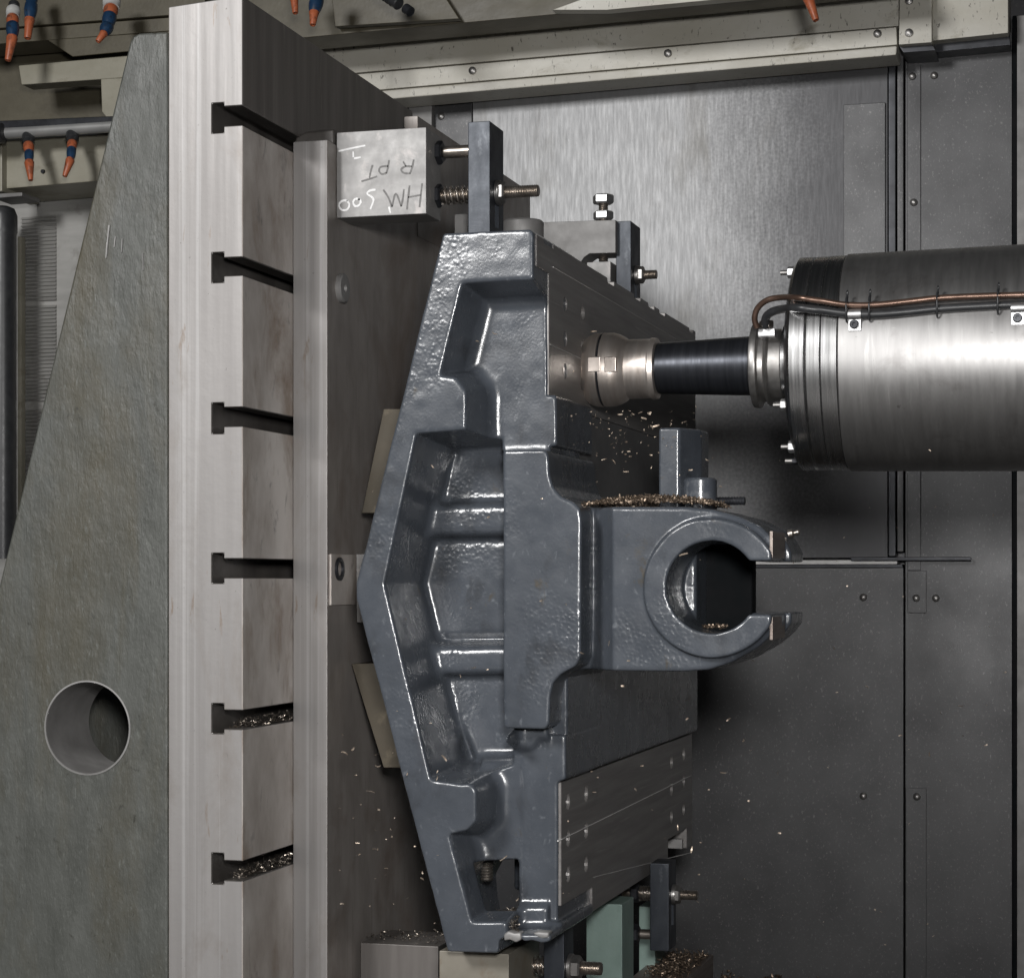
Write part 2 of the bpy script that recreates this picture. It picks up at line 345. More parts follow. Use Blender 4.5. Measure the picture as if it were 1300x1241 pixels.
for (u, v, y) in [(1096, 758, .012), (1163, 759, .008), (1188, 759, .004), (1096, 1010, .012), (1164, 1011, .008), (1158, 97, .007), (1186, 96, .004), (1160, 257, .007), (560, 148, -.01)]:
    p = PY(u, v, YW - y)
    obj('screw', lathe([(0, .0078), (.0035, .0072), (.0055, .004), (.0058, 0)], (p.x, p.y, p.z), (0, -1, 0), 14), M['nutm'], wall, 40)
# cream top beams over the rear wall
tb = thing('top_beam', 'wide pale cream sheet metal beam above the brushed rear wall', 'beam', PY(700, 100, 4.1))
YT = 4.19
def beam_poly(name, px, y0, dy, m, parent, bev=.002, label=None):
    return obj(name, prism([PY(u, v, y0) for u, v in px], (0, dy, 0), bev), m, parent, 40, label)
beam_poly('upper_panel', [(300, 66), (760, 17), (1141, -18), (1141, 33), (760, 66), (300, 106)], YT + .03, .1, M['cream'], tb)
beam_poly('lower_panel', [(300, 107.5), (760, 67.5), (1138, 34.5), (1139, 57), (760, 90), (300, 130)], YT + .02, .1, M['cream'], tb)
beam_poly('lip', [(300, 131), (760, 91), (1139, 58), (1138, 70), (760, 103), (300, 143)], YT, .09, M['cream'], tb, .004)
for (u, v) in [(600, 90), (848, 68), (1114, 43)]:
    p = PY(u, v, YT + .02)
    obj('screw', lathe([(0, .0085), (.004, .0078), (.0058, .0045), (.006, 0)], p, (0, -1, 0), 14), M['nutm'], tb, 40)
st = thing('rusty_strip', 'thin rust stained strip tucked under the cream top beam', 'strip', PY(670, 120, YW - .01))
obj('body', prism([PY(600, 119, YW - .012), (PY(1126, 78, YW - .012)), PY(1126, 84, YW - .012), PY(600, 127, YW - .012)], (0, .011, 0), .001), M['rust'], st)
for (u, v) in [(609, 121), (745, 109), (830, 101), (1025, 85), (1089, 80), (1115, 78)]:
    p = PY(u, v, YW - .012); obj('screw', lathe([(0, .006), (.004, .005), (.005, 0)], p, (0, -1, 0), 10), M['black'], st, 40)
cp = thing('corner_plate', 'pale screwed corner plate at the right end of the cream beam', 'plate', PY(1160, 30, YT))
beam_poly('plate', [(1142.5, -25), (1183, -25), (1183, 54), (1141, 57)], YT - .01, .16, M['cream'], cp)
beam_poly('underside', [(1141, 58), (1183, 55), (1188, 64), (1147, 67)], YT + .01, .14, M['black'], cp, .001)
for (u, v) in [(1154, 1), (1154, 42)]:
    obj('screw', lathe([(0, .0085), (.004, .0078), (.0055, .004), (.006, 0)], PY(u, v, YT - .01), (0, -1, 0), 14), M['nutm'], cp, 40)
eb = thing('end_beam', 'short pale beam section at the far right above the dark sheet', 'beam', PY(1230, 20, YT))
beam_poly('panel', [(1184, -60), (1280, -60), (1280, 42), (1184, 52)], YT + .02, .16, M['cream'], eb)
beam_poly('underside', [(1184, 53), (1281, 43), (1283, 57), (1188, 66)], YT + .05, .13, M['black'], eb, .001)
# olive ceiling frame
cf = thing('ceiling_frame', 'dark olive frame of the machine roof behind the plate top', 'frame', PY(560, 20, 4.0))
beam_poly('cross_beam', [(310, -40), (780, -60), (1141, -60), (1141, -24), (905, 0), (300, 56)], 4.02, .1, M['olive'], cf)
beam_poly('cover', [(900, -60), (1100, -60), (1141, -40), (1141, -22), (770, 13), (700, 13)], 3.98, .03, M['cream'], cf)
beam_poly('plate', [(420, -10), (560, -12), (583, 24), (425, 34)], 3.99, .02, M['olive'], cf)
# ------------------------------------------------------------------ left background
lf = thing('left_frame', 'olive brown machine frame at upper left behind the cast gusset', 'frame', PY(60, 60, 4.0))
beam_poly('beam', [(-80, -60), (260, -60), (260, 16), (-80, 42)], 3.96, .1, M['olive'], lf)
beam_poly('lower_beam', [(-80, 44), (260, 19), (260, 36), (-80, 62)], 3.97, .1, M['olive'], lf)
beam_poly('plate', [(60, 51), (240, 38), (240, 58), (92, 72)], 3.965, .004, M['olive'], lf)
beam_poly('back_panel', [(-80, 62), (240, 50), (240, 156), (-80, 165)], 4.10, .05, M['olive'], lf)
br = thing('cream_bracket', 'cream angle bracket with a hanging arm beside the gusset top', 'bracket', PY(80, 95, 3.95))
beam_poly('arm', [(23, 83), (170, 70), (170, 98), (27, 108)], 3.95, .05, M['cream_shaded'], br, .003)
beam_poly('hanger', [(127.5, 98.5), (165, 98.5), (165, 150), (136, 151), (129, 142)], 3.952, .05, M['cream_shaded'], br, .003)
sh = thing('guide_shaft', 'grey round guide shaft with black end cap lying across upper left', 'shaft', PY(60, 168, 3.9))
p0 = PY(-40, 172, 3.9); p1 = PY(150, 163, 3.9)
obj('rod', lathe([(0, .0125), (p1.x - p0.x, .0125)], p0, 'x', 24), M['grey_tube'], sh, 40)
pc = PY(-40, 172, 3.89); obj('end_cap', lathe([(0, .021), (.079, .021), (.083, .016)], pc, 'x', 24), M['rubber'], sh, 40)
beam_poly('cover', [(-40, 155), (150, 147), (150, 158), (-40, 164)], 3.89, .05, M['black'], sh)
cb = thing('cream_box', 'cream sheet metal box carrying two coolant nozzles at upper left', 'box', PY(60, 210, 4.0))
beam_poly('front', [(4, 178), (175, 167), (175, 226), (4, 240)], 3.97, .16, M['cream_shaded'], cb, .004)
beam_poly('flange', [(-10, 181), (2.5, 179), (2.5, 243), (-10, 244)], 3.95, .16, M['cream_shaded'], cb, .003)
obj('screw', lathe([(0, .005), (.005, .004)], PY(55, 218, 3.97), (0, -1, 0), 10), M['black'], cb, 40)
lp = thing('louvre_panel', 'pale grey wall panel with rows of fine louvres, left of gusset', 'panel', PY(60, 450, 4.1))
beam_poly('sheet', [(-20, 243), (200, 228), (200, 800), (-20, 800)], 4.14, .03, M['louvre'], lp)
bm = bmesh.new()
v = 276.0
while v < 700:
    if not (380 < v < 386 or 510 < v < 517):
        a = PY(28, v, 4.14); b = PY(72, v - 1.5, 4.14)
        add_prism(bm, [(a.x, 4.1395, a.z), (b.x, 4.1395, a.z), (b.x, 4.133, a.z - .0052), (a.x, 4.133, a.z - .0052)], (0, .0005, -.0008))
    v += 4.7
lo = obj('louvre', bm, M['louvre'], lp); lo['kind'] = 'stuff'
beam_poly('rail', [(22, 300), (27, 300), (27, 760), (22, 760)], 4.11, .02, M['cream_shaded'], lp, .002)
bp = thing('black_post', 'black round topped post at the far left edge', 'post', PY(8, 500, 4.0))
pp = PY(4, 262, 4.02)
obj('tube', lathe([(-.75, .028), (-.06, .028), (-.055, .030), (-.02, .030), (-.005, .024), (0, .012), (0, 0)], pp, 'z', 24), M['rubber'], bp, 40)
beam_poly('bracket', [(-10, 246), (28, 244), (28, 249), (-10, 252)], 3.96, .08, M['dull'], bp)
# ------------------------------------------------------------------ coolant nozzles, each segment a part
def nozzle(label, segs, Y, k=1.0):
    """segs: list of (u, v, radius px, material key) joints from the base to the tip"""
    s = Y / FPX
    t = thing('coolant_nozzle', label, 'nozzle', PY(segs[0][0], segs[0][1], Y), 'segmented coolant nozzles hanging from the machine frame')
    for i in range(len(segs) - 1):
        u0, v0, r0, key = segs[i]; u1, v1, r1, _ = segs[i + 1]
        a = PY(u0, v0, Y - .012 * i); b = PY(u1, v1, Y - .012 * (i + 1)); ax = b - a; L = ax.length; q0 = r0 * s; q1 = r1 * s
        if key == 'tip':
            prof = [(0, q0 * .8), (L * .12, q0), (L * .42, q0 * .8), (L * .96, q1), (L, q1 * .9), (L, q1 * .55), (L * .8, q1 * .5), (L * .8, 0)]; nm, mk = 'tip', 'orange'
        elif key == 'white': prof = [(0, q0), (L * .45, q0), (L * .5, q0 * .93), (L, q0 * .93)]; nm, mk = 'collar', 'white_plastic'
        elif key == 'dark': prof = [(0, q0), (L * .6, q0), (L * .65, q0 * .85), (L, q0 * .8)]; nm, mk = 'collar', 'rubber'
        else: prof = [(0, q0 * .78), (L * .12, q0), (L * .5, q0 * 1.03), (L * .8, q0 * .93), (L * 1.12, q0 * .7)]; nm, mk = 'segment', key
        obj(nm, lathe(prof, a, ax.normalized(), 18), M[mk], t, 50)
    return t
nozzle('orange tipped nozzle with white collar, lowest at the upper left corner', [(18, 6, 8, 'dark'), (17, 13, 10, 'white'), (16, 22, 8.5, 'orange'), (16, 30, 9, 'blue'), (16, 45, 8, 'tip'), (10, 77, 4.5, '')], 3.86)
nozzle('blue nozzle with orange tip directly right of the white collared corner nozzle', [(41, -12, 9, 'blue'), (40, 4, 9, 'blue'), (38, 22, 7.5, 'tip'), (35, 49, 5, '')], 3.87)
nozzle('white collared nozzle with bent orange tip just above the gusset top', [(142, 1, 12.5, 'white'), (141, 11, 10, 'orange'), (140, 18, 9.5, 'blue'), (137, 32, 9, 'blue'), (133, 41, 6, 'tip'), (124, 53, 3.8, '')], 3.86)
nozzle('small orange and blue nozzle on the cream box, left of its pair', [(36, 172, 9, 'dark'), (36, 183, 7.5, 'orange'), (37, 192, 6.5, 'blue'), (37, 204, 7, 'tip'), (39, 229, 3.4, '')], 3.90)
nozzle('small orange and blue nozzle on the cream box, nearest the gusset edge', [(92, 170, 9, 'dark'), (92, 181, 7, 'orange'), (91, 188, 6.5, 'blue'), (90, 201, 6.5, 'tip'), (82, 224, 3.4, '')], 3.90)
nozzle('short orange nozzle tip just right of the angle plate top', [(372, -25, 7, 'blue'), (373, -8, 6.5, 'tip'), (375, 17, 4, '')], 3.86)
nozzle('dark blue nozzle with short orange tip above the cream beam', [(408, -16, 10, 'blue'), (403, -2, 9.5, 'blue'), (399, 14, 7, 'tip'), (397, 32, 4.2, '')], 3.86)
nozzle('lone bright orange nozzle hanging above the spindle side', [(1020, -22, 7.5, 'orange'), (1025, -6, 7.5, 'tip'), (1036, 26, 4.2, '')], 3.80)
cc = thing('black_hose_end', 'black ribbed hose end poking from the roof behind the plate', 'hose', PY(480, 0, 3.85))
obj('ribbed_sleeve', thread(PY(470, -20, 3.85), (PY(523, 17, 3.80) - PY(470, -20, 3.85)).normalized(), .013, .095, .012), M['rubber'], cc, 30)
obj('end_cap', lathe([(0, .010), (.016, .010), (.018, .006)], PY(515, 11, 3.808), (PY(523, 17, 3.80) - PY(470, -20, 3.85)).normalized(), 16), M['black'], cc, 40)
# ------------------------------------------------------------------ slotted angle plate
xl = PY(214, 700, YA).x
ap = thing('angle_plate', 'tall pale machined angle plate with horizontal T-slots and a green grey cast gusset', 'angle plate', (xl, YA, FLOOR))
def zA(v): return PY(290, v, YA).z
xneck = PY(284, 700, YA).x; xhead = PY(269, 700, YA).x
slots = [(130, 135, 160, 168), (320, 327, 350, 358), (511, 517, 541, 550), (702, 709, 733, 740), (893, 901, 925, 931), (1083, 1092, 1117, 1122)]
pts = [(XA, zA(-4))]
for a, b, c, d in slots:
    pts += [(XA, zA(b)), (xneck, zA(b)), (xneck, zA(a)), (xhead, zA(a)), (xhead, zA(d)), (xneck, zA(d)), (xneck, zA(c)), (XA, zA(c))]
pts += [(XA, FLOOR), (xl, FLOOR), (xl, zA(3))]
YAend = Yat(XA, 524)
me_bm = prism([(x, YA, z) for x, z in pts], (0, YAend - YA, 0), .0012, 1)
body = obj('slotted_face', me_bm, M['milled'], ap, 30)
body.data.materials.append(M['plate_side'])
body.data.materials.append(M['slot_side']); body.data.materials.append(M['top_side'])
for p in body.data.polygons:
    if abs(p.normal.x) > .7: p.material_index = 1
    cx, cz = p.center.x + xl, p.center.z + FLOOR
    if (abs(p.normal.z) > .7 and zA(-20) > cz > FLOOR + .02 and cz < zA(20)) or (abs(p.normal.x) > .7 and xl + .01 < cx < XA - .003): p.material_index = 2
    if abs(p.normal.x) > .7 and cx > XA - .003 and cz > zA(136): p.material_index = 3  # top land gets a darker side face than the lands below
# gusset: rough cast web with a round window
yg = YA + .006
g = obj('gusset', prism([PY(*q, yg) for q in [(213, 40), (176, 42), (168, 46), (164, 55), (0, 737), (-60, 990), (-60, 1330), (213, 1330)]], (0, .125, 0), .004, 3), M['gusset'], ap, 40)
hc = PY(111, 923.5, yg); hr = PY(164.5, 923, yg).x - hc.x
cut(g, [lathe([(-.05, hr), (.3, hr)], (hc.x, hc.y - .02, hc.z), (0, 1, 0), 72)])
g.data.shade_smooth(); g.data.set_sharp_from_angle(angle=math.radians(40))
for k, ln in enumerate([[(410, 845), (403, 910), (398, 968)], [(433, 888), (428, 928)], [(459, 895), (456, 946)], [(535, 950), (537, 1014)], [(404, 905), (401, 955)]]):
    bm = bmesh.new(); P = [PY(x / 2.955, y / 2.955, yg - .0008) for x, y in ln]; n_ = len(P)
    for a, b in zip(P, P[1:]): add_tube(bm, [a, b], [.0018, .0012] if k == 0 else .0010, 5)
    obj('scratch', bm, M['dull'], ap, 60)
obj('window_bore', tube_ring(hc.x, yg, hc.z, hr, .1246), M['dull'], ap, 40)
# back web hidden behind gusset window (darker rib of the plate)
obj('rear_rib', prism([PY(*q, yg + .26) for q in [(90, 850), (260, 850), (260, 1290), (90, 1290)]], (0, .03, 0), .003), M['gusset'], ap)
# ------------------------------------------------------------------ fixture plate
xb0 = XA + .0005
fp = thing('fixture_plate', 'smooth pale steel fixture plate bolted against the T-slotted face', 'plate', (xb0, YB, FLOOR))
ztop = PY(390, 179, YB).z
yb1 = 3.62
body = obj('plate', box((xb0, YB, FLOOR), (XB, yb1, ztop), .0015, 2), M['milled'], fp, 30)
body.data.materials.append(M['fixture_side'])
for p in body.data.polygons:
    if p.normal.x > .7: p.material_index = 1
obj('lifting_lug', prism([PY(*q, YB + .03) for q in [(372, 183), (376, 172), (388, 167), (424, 163), (424, 183)]], (0, .04, 0), .004, 3), M['slot_side'], fp, 40)
# round plug, socket screw and shim on the working face
q = PX(432, 366, XB); obj('round_plug', lathe([(-.004, .021), (.006, .021), (.008, .019), (.008, .006), (.004, .005), (.004, 0)], q, 'x', 32), M['dull'], fp, 40)
s0 = PX(418, 703, XB); s1 = PX(452, 768, XB)
obj('shim', box((XB - .001, s0.y, s0.z), (XB + .003, s1.y, PX(418, 768, XB).z), .0006), M['plate_side'], fp, 30)
q = PX(430, 722, XB + .003)
obj('socket_screw', lathe([(-.002, .0165), (.003, .0165), (.0035, .0155), (.0035, .011), (-.001, .0105), (-.001, 0)], q, 'x', 28), M['black'], fp, 40)
# bar standing behind the clamp block
bx0 = PX(530, 147, XB + .0006)
bar = thing('backing_bar', 'long brown steel bar running back behind the marked clamp block', 'bar', bx0)
xr = XB + .0006; yl0 = Yat(xr, 530); yl1 = Yat(xr, 673)
xl3 = PY(513, 150, yl0).x
obj('bar', box((xl3, yl0, bx0.z), (xr + .0004, yl1, PX(530, 300, xr).z), .0012), M['fixture_side'], bar, 30)
# beige wedge locators between plate and casting
def wedge(label, px, Y, dy, m='beige', name='wedge_block'):
    t = tag(obj(name, prism([PY(*q, Y) for q in px], (0, dy, 0), .0012), M[m], None, 30), label, 'locating block', 'locating blocks behind the casting')
    return t
wedge('beige wedge block behind the upper left slope of the casting', [(487, 519), (560, 519), (560, 651), (459, 651)], 2.865, .10)
wedge('beige wedge block behind the lower left slope of the casting', [(446, 842), (560, 842), (560, 974), (487, 974)], 2.865, .10)
wedge('small bright locating pad touching the left corner of the casting', [(452, 703), (500, 703), (500, 790), (453, 790)], 2.873, .05, 'block', 'locating_pad')
# ------------------------------------------------------------------ marked clamp block
XK = PY(427, 200, YB + .036).x; YK = YB + .036
kb = thing('marked_clamp_block', 'bright square steel clamp block with chalked upside down lettering', 'clamp block', PY(484, 277, YK))
xk1 = PY(541, 200, YK).x; zk0 = PY(484, 274, YK).z; zk1 = PY(484, 165, YK).z
obj('block', box((XB + .0005, YK, zk0), (xk1, YK + .068, zk1), .0012), M['block'], kb, 30)
def cr2(x, y): return PY(400 + x / 4.137, 120 + y / 4.137, YK - .0003)
def strokes(name, lines, m, r):
    bm = bmesh.new()
    for ln in lines:
        P = [cr2(*p) for p in ln]
        if len(P) > 2: P = smooth_path(P, 5)
        prev = None
        for k, a in enumerate(P):
            d = (P[min(k + 1, len(P) - 1)] - P[max(k - 1, 0)]); n = Vector((-d.z, 0, d.x)).normalized() * r * random.uniform(.75, 1.1)
            q = (bm.verts.new(a - n), bm.verts.new(a + n))
            if prev: bm.faces.new((prev[0], q[0], q[1], prev[1]))
            prev = q
    return obj(name, bm, m, kb)
strokes('chalk_writing', [[(122, 298), (190, 283), (264, 268)], [(200, 300), (201, 330)], [(204, 336), (240, 330)]], M['chalk'], .0015)
strokes('faded_writing', [[(302, 370), (293, 400), (285, 438)], [(243, 456), (285, 444), (326, 430)],
                          [(388, 345), (383, 380), (374, 414)], [(376, 412), (350, 418), (336, 400), (346, 380), (384, 376)],
                          [(518, 342), (510, 380), (498, 416)], [(500, 415), (466, 412), (452, 394), (474, 378), (508, 378)], [(478, 378), (462, 352)],
                          [(562, 466), (556, 520), (548, 592)], [(496, 478), (490, 530), (482, 604)], [(488, 540), (520, 534), (553, 528)],
                          [(466, 498), (462, 540), (452, 588)], [(452, 588), (424, 520), (404, 590)], [(404, 590), (384, 540), (358, 500)]], M['graphite'], .0014)
for dg in ([(318, 500), (286, 506), (274, 522), (300, 540), (306, 560), (290, 602)], [(236, 552), (212, 548), (200, 566), (210, 586), (232, 580), (240, 560), (226, 548)],
           [(172, 556), (140, 560), (126, 582), (140, 606), (168, 604), (180, 578), (166, 556)], [(388, 590), (396, 624)]):
    strokes('chalk_digit', [dg], M['chalk'], .0015)
# ------------------------------------------------------------------ strap clamps: bar, pin, stud, spring, nuts
def spring(a, L, R, turns, r, axis):
    Mx = frame(axis); P = []
    n = int(turns * 16)
    for i in range(n + 1):
        t = i / 16 * 2 * PI; P.append(Vector(a) + Mx @ Vector((R * math.cos(t), R * math.sin(t), L * i / n)))
    return tube(P, r, 8)
YS1 = YK + .018
sx = Yat
def strap(label, Y, ubar, vbar, vstud, unut, uend, ustart, vpin=None, rpx=8.0, spr=None, upin=None, depth=None, slot=False):
    s = Y / FPX
    x0 = PY(ubar[0], vbar[1], Y).x; x1 = PY(ubar[1], vbar[1], Y).x; z1 = PY(ubar[0], vbar[0], Y).z; z0 = PY(ubar[0], vbar[1], Y).z
    t = thing('strap_clamp', label, 'clamp', (x0, Y, z0), 'strap clamps holding the casting')
    dep = depth or .045
    b = obj('bar', box((x0, Y, z0), (x1, Y + dep, z1), .0016), M['blued'], t, 30)
    yc = Y + dep / 2
    pz = PY((ubar[0] + ubar[1]) / 2, vstud, yc).z
    f = 1.0
    xs = PY(ustart, vstud, yc).x; xe = PY(uend, vstud, yc).x; r = rpx * s
    if slot:
        cut(b, [box((x0 - .01, yc - r * 1.15, pz - .05), (x1 + .01, yc + r * 1.15, pz + .015))])
    obj('stud', thread((xs, yc, pz), 'x', r, xe - xs, .0025), M['stud'], t, 25)
    obj('washer', lathe([(0, r * 2.0), (.005, r * 2.0), (.006, r * 1.9)], (x1 + .0005, yc, pz), 'x', 28), M['nutm'], t, 40)
    xn = PY(unut, vstud, yc).x
    obj('nut', nut((xn, yc, pz), 'x', r * 1.85, r * 1.7), M['nutm'], t, 30)
    if spr:
        a = PY(spr[0], vstud, yc).x
        obj('spring', spring((a, yc, pz), x0 - a - .002, r * 1.35, 5.2, r * .2, 'x'), M['stud'], t, 60)
        obj('back_nut', nut((a - r * 1.7, yc, pz), 'x', r * 1.95, r * 1.6), M['black'], t, 30)
    if vpin:
        pz2 = PY((ubar[0] + ubar[1]) / 2, vpin, yc).z; a = PY(upin, vpin, yc).x
        obj('guide_pin', lathe([(0, r * .8), (.003, r), (x0 - a, r)], (a, yc, pz2), 'x', 24), M['stud'], t, 40)
        obj('back_nut', nut((a - r * 1.6, yc, pz2), 'x', r * 1.95, r * 1.55), M['black'], t, 30)
    return t
strap('blue black strap clamp with spring loaded stud above the casting top', YS1, (594, 622), (155, 297), 246, 629, 684, 560, 191, 8.3, (562,), 563, .07, True)
strap('blue black strap clamp under the casting foot with spring stud in front', YK + .01, (690, 716), (1120, 1300), 1226, 724, 764, 640, None, 9, (662,), None, .055, True)
yfc = 3.45
strap('distant blue black strap clamp beside the green post', 3.28, (825, 849), (1095, 1206), 1134, 854, 886, 790, 1186, 6.5, (812,), 812, .06, True)
strap('dark strap clamp at the far end of the casting top', yfc, (782, 801), (281, 420), 350, 808, 834, 775, None, 6.2, None, None, .075, True)
# far clamp jaw with jacking screw
fj = thing('jack_jaw', 'grey steel jaw with an upright hex screw on the far casting edge', 'clamp jaw', PY(730, 352, yfc - .02))
yj = yfc - .015
obj('jaw', prism([PY(*q, yj) for q in [(600, 285), (781.5, 279), (781.5, 321), (748, 322), (741, 327), (736, 335), (690, 345), (600, 350)]], (0, .06, 0), .0015), M['dull'], fj, 30)
pj = PY(766, 279, yj + .03); s = yfc / FPX
obj('lock_nut', nut((pj.x, pj.y, pj.z), 'z', 13.5 * s, 11 * s), M['zinc'], fj, 30)
obj('screw', thread((pj.x, pj.y, PY(766, 332, yj + .03).z), 'z', 6.5 * s, 82 * s, .003), M['stud'], fj, 25)
obj('screw_head', nut((pj.x, pj.y, PY(766, 259, yj + .03).z), 'z', 14 * s, 12 * s), M['zinc'], fj, 30)
obj('foot_pad', box((PY(745, 350, yj).x, yj, PY(745, 365, yj).z), (PY(775, 350, yj).x, yj + .06, PY(745, 333, yj).z), .001), M['block'], fj, 30)
pw = PY(664, 283, 3.2)
tag(obj('round_spacer', lathe([(-.03, .033), (0, .033), (.003, .030), (.003, .014), (0, .013), (0, 0)], pw, 'z', 36), M['dull'], None, 40), 'round grey spacer disc on the casting top behind the strap clamp', 'spacer')
tag(obj('pale_spacer', box((PY(577, 272, 2.95).x, 2.95, PY(577, 300, 2.95).z), (PY(594, 272, 2.95).x, 3.0, PY(577, 272, 2.95).z), .001), M['block'], None, 30), 'small pale spacer block left of the upper strap clamp', 'spacer')
# ------------------------------------------------------------------ support blocks, green posts, bed block below the casting
def front_block(name, label, cat, u0, v0, u1, v1, Y, dy, m, group=None, bev=.0015):
    a = PY(u0, v0, Y); b = PY(u1, v1, Y)
    return tag(obj(name, box((a.x, Y, a.z), (b.x, Y + dy, FLOOR if v1 > 1241 else b.z), bev), M[m], None, 30), label, cat, group)
front_block('support_block', 'grey steel support block left of the casting foot', 'support block', 457.5, 1196, 556.5, 1300, 2.90, .12, 'top_side')
front_block('support_block', 'light beige support block directly under the casting foot', 'support block', 557.5, 1206, 646, 1300, 2.72, .16, 'support')
gp = thing('green_post', 'pale green painted post standing under the casting', 'post', PY(765, 1241, 3.08))
gx0 = PY(744, 1200, 3.08).x; gx1 = PY(790, 1200, 3.08).x
obj('post', box((gx0, 3.08, FLOOR), (gx1, 3.16, PY(760, 1146, 3.08).z), .002), M['green'], gp, 30)
gp2 = thing('green_post', 'second green post in the gap behind the far strap clamp', 'post', PY(818, 1220, 3.42))
obj('post', box((PY(811, 1200, 3.42).x, 3.42, FLOOR), (PY(832, 1200, 3.42).x, 3.5, PY(820, 1150, 3.42).z), .002), M['green'], gp2, 30)
b0 = PY(800, 1225, 3.3)
tag(obj('bed_block', box((PY(800, 1200, 3.3).x, 3.3, FLOOR), (PY(899, 1212, 3.5).x, 3.55, PY(899, 1213, 3.53).z), .002), M['raw'], None, 30), 'low dark steel bed block covered in chips beside the green posts', 'block')
# ------------------------------------------------------------------ the casting: one continuous cast body grown from a distance field
def pz2(px, y=0.0):
    out = []
    for q in px:
        p = PY(q[0], q[1], YC + (q[2] if len(q) > 2 else y)); out.append((p.x, p.z))
    return np.array(out)
H = .0021
x_lo, x_hi = PY(446, 700, YC).x, PY(1012, 700, YC + .16).x
z_lo, z_hi = PY(600, 1216, YC).z, PY(600, 286, YC).z
gx = np.arange(x_lo, x_hi, H, dtype=np.float32); gz = np.arange(z_lo, z_hi, H, dtype=np.float32); gy = np.arange(-.016, .30, H, dtype=np.float32)
GX, GZ = np.meshgrid(gx, gz, indexing='ij')
def poly2(pts):
    d = np.full(GX.shape, 1e9, np.float32); inside = np.zeros(GX.shape, bool); n = len(pts)
    for i in range(n):
        ax, az = pts[i]; bx, bz = pts[(i + 1) % n]; ex, ez = bx - ax, bz - az
        wx, wz = GX - ax, GZ - az; t = np.clip((wx * ex + wz * ez) / max(ex * ex + ez * ez, 1e-12), 0, 1)
        d = np.minimum(d, (wx - ex * t) ** 2 + (wz - ez * t) ** 2)
        c = ((az > GZ) != (bz > GZ)); xi = ax + (GZ - az) / (bz - az if abs(bz - az) > 1e-9 else 1e-9) * ex
        inside ^= c & (GX < xi)
    d = np.sqrt(d); return np.where(inside, -d, d).astype(np.float32)
def soft(d, k):
    for _ in range(k):
        p = np.pad(d, 1, mode='edge'); d = (p[:-2, 1:-1] + p[2:, 1:-1] + p[1:-1, :-2] + p[1:-1, 2:] + 2 * p[1:-1, 1:-1]) / 6
    return d
def smax(a, b, k):
    h = np.maximum(k - np.abs(a - b), 0) / k
    return np.maximum(a, b) + h * h * k * .25
def smin(a, b, k): return -smax(-a, -b, k)
YY = gy[None, None, :]
def ext(d2, y0, y1, k=.005, draft=0.0):
    d = d2[:, :, None] + draft * (YY - y0)
    return smax(smax(d, y0 - YY, k), YY - y1, k)
outline = soft(poly2(pz2([(562, 296), (620, 293), (673, 291), (677, 295), (677, 500), (681, 503), (681, 1178), (699, 1180), (699, 1194), (688, 1197), (675, 1193), (665, 1195), (660, 1189), (640, 1190), (634, 1193), (633, 1210), (568, 1208),
                          (452, 760), (452, 741)])), 2)
f = ext(outline, 0, .24, .0035)
# upper and lower web pockets, .072 deep and open to the right
P1 = soft(poly2(pz2([(579, 349), (800, 337), (800, 600), (584, 600), (581, 541), (581, 500), (573, 489), (553, 487), (547, 479)])), 3)
P3 = soft(poly2(pz2([(588, 935), (650, 935), (650, 922), (800, 922), (800, 1179), (598, 1179), (592, 1176), (561, 1058), (566, 1050), (588, 1046), (596, 1038), (596, 1006), (588, 998)])), 3)
f = smax(f, -ext(P1, -.05, .072, .016, .22), .004)
f = smax(f, -ext(P3, -.05, .072, .016, .18), .004)
# deep middle pocket
P2 = soft(poly2(pz2([(530, 546, .02), (650, 541, .06), (650, 566, .07), (800, 570, .07), (800, 931, .06), (664, 932, .07), (664, 980, .07), (626, 993, .07), (600, 997, .05), (548, 996, .0), (541, 990, 0), (482, 741, 0)])), 2)
f = smax(f, -ext(P2, -.05, .150, .018, .12), .004)
f = smax(f, -ext(soft(poly2(pz2([(652, 480), (800, 480), (800, 1180), (652, 1180)], .03)), 2), -.05, .060, .012), .007)
# raised floor panels and ribs inside it
for px, y0, kk in [([(541, 687), (700, 685), (700, 807), (547, 808), (529, 746)], .128, .012), ([(588, 558), (700, 556), (700, 635), (557, 639)], .128, .012), ([(560, 861), (700, 858), (700, 962), (604, 963)], .128, .012)]:
    f = smin(f, ext(soft(poly2(pz2(px, y0)), 3), y0, .2, .010, -.25), .010)
for px, y0 in [([(542, 642), (700, 637), (700, 676), (536, 679)], .100), ([(538, 821), (700, 819), (700, 852), (545, 855)], .100), ([(610, 967), (690, 966), (690, 996), (614, 996)], .092)]:
    f = smin(f, ext(soft(poly2(pz2(px, y0)), 3), y0, .2, .012, -.18), .012)
# through window in the lower web
f = smax(f, -ext(soft(poly2(pz2([(606, 1093), (657, 1090), (659, 1093), (659, 1181), (594, 1181), (587, 1130)], .074)), 3), .05, .4, .005), .005)
# front slab, step blocks at the right
f = smin(f, ext(soft(poly2(pz2([(638, 571), (693, 571), (696, 580), (697, 602), (702, 618), (712, 630), (728, 637), (736, 645), (738, 660), (737, 834), (731, 845), (712, 855), (702, 866), (698, 884), (697, 918), (692, 925), (639, 924)], .02)), 2), .02, .29, .0035), .002)
f = np.minimum(f, ext(soft(poly2(pz2([(652, 503), (706, 501), (707, 566), (652, 568)], .072)), 2), .0722, .28, .004))
f = smin(f, ext(soft(poly2(pz2([(662, 932), (718, 932), (718, 989), (708, 992), (708, 1177), (662, 1177)], .070)), 2), .0705, .26, .004), .003)
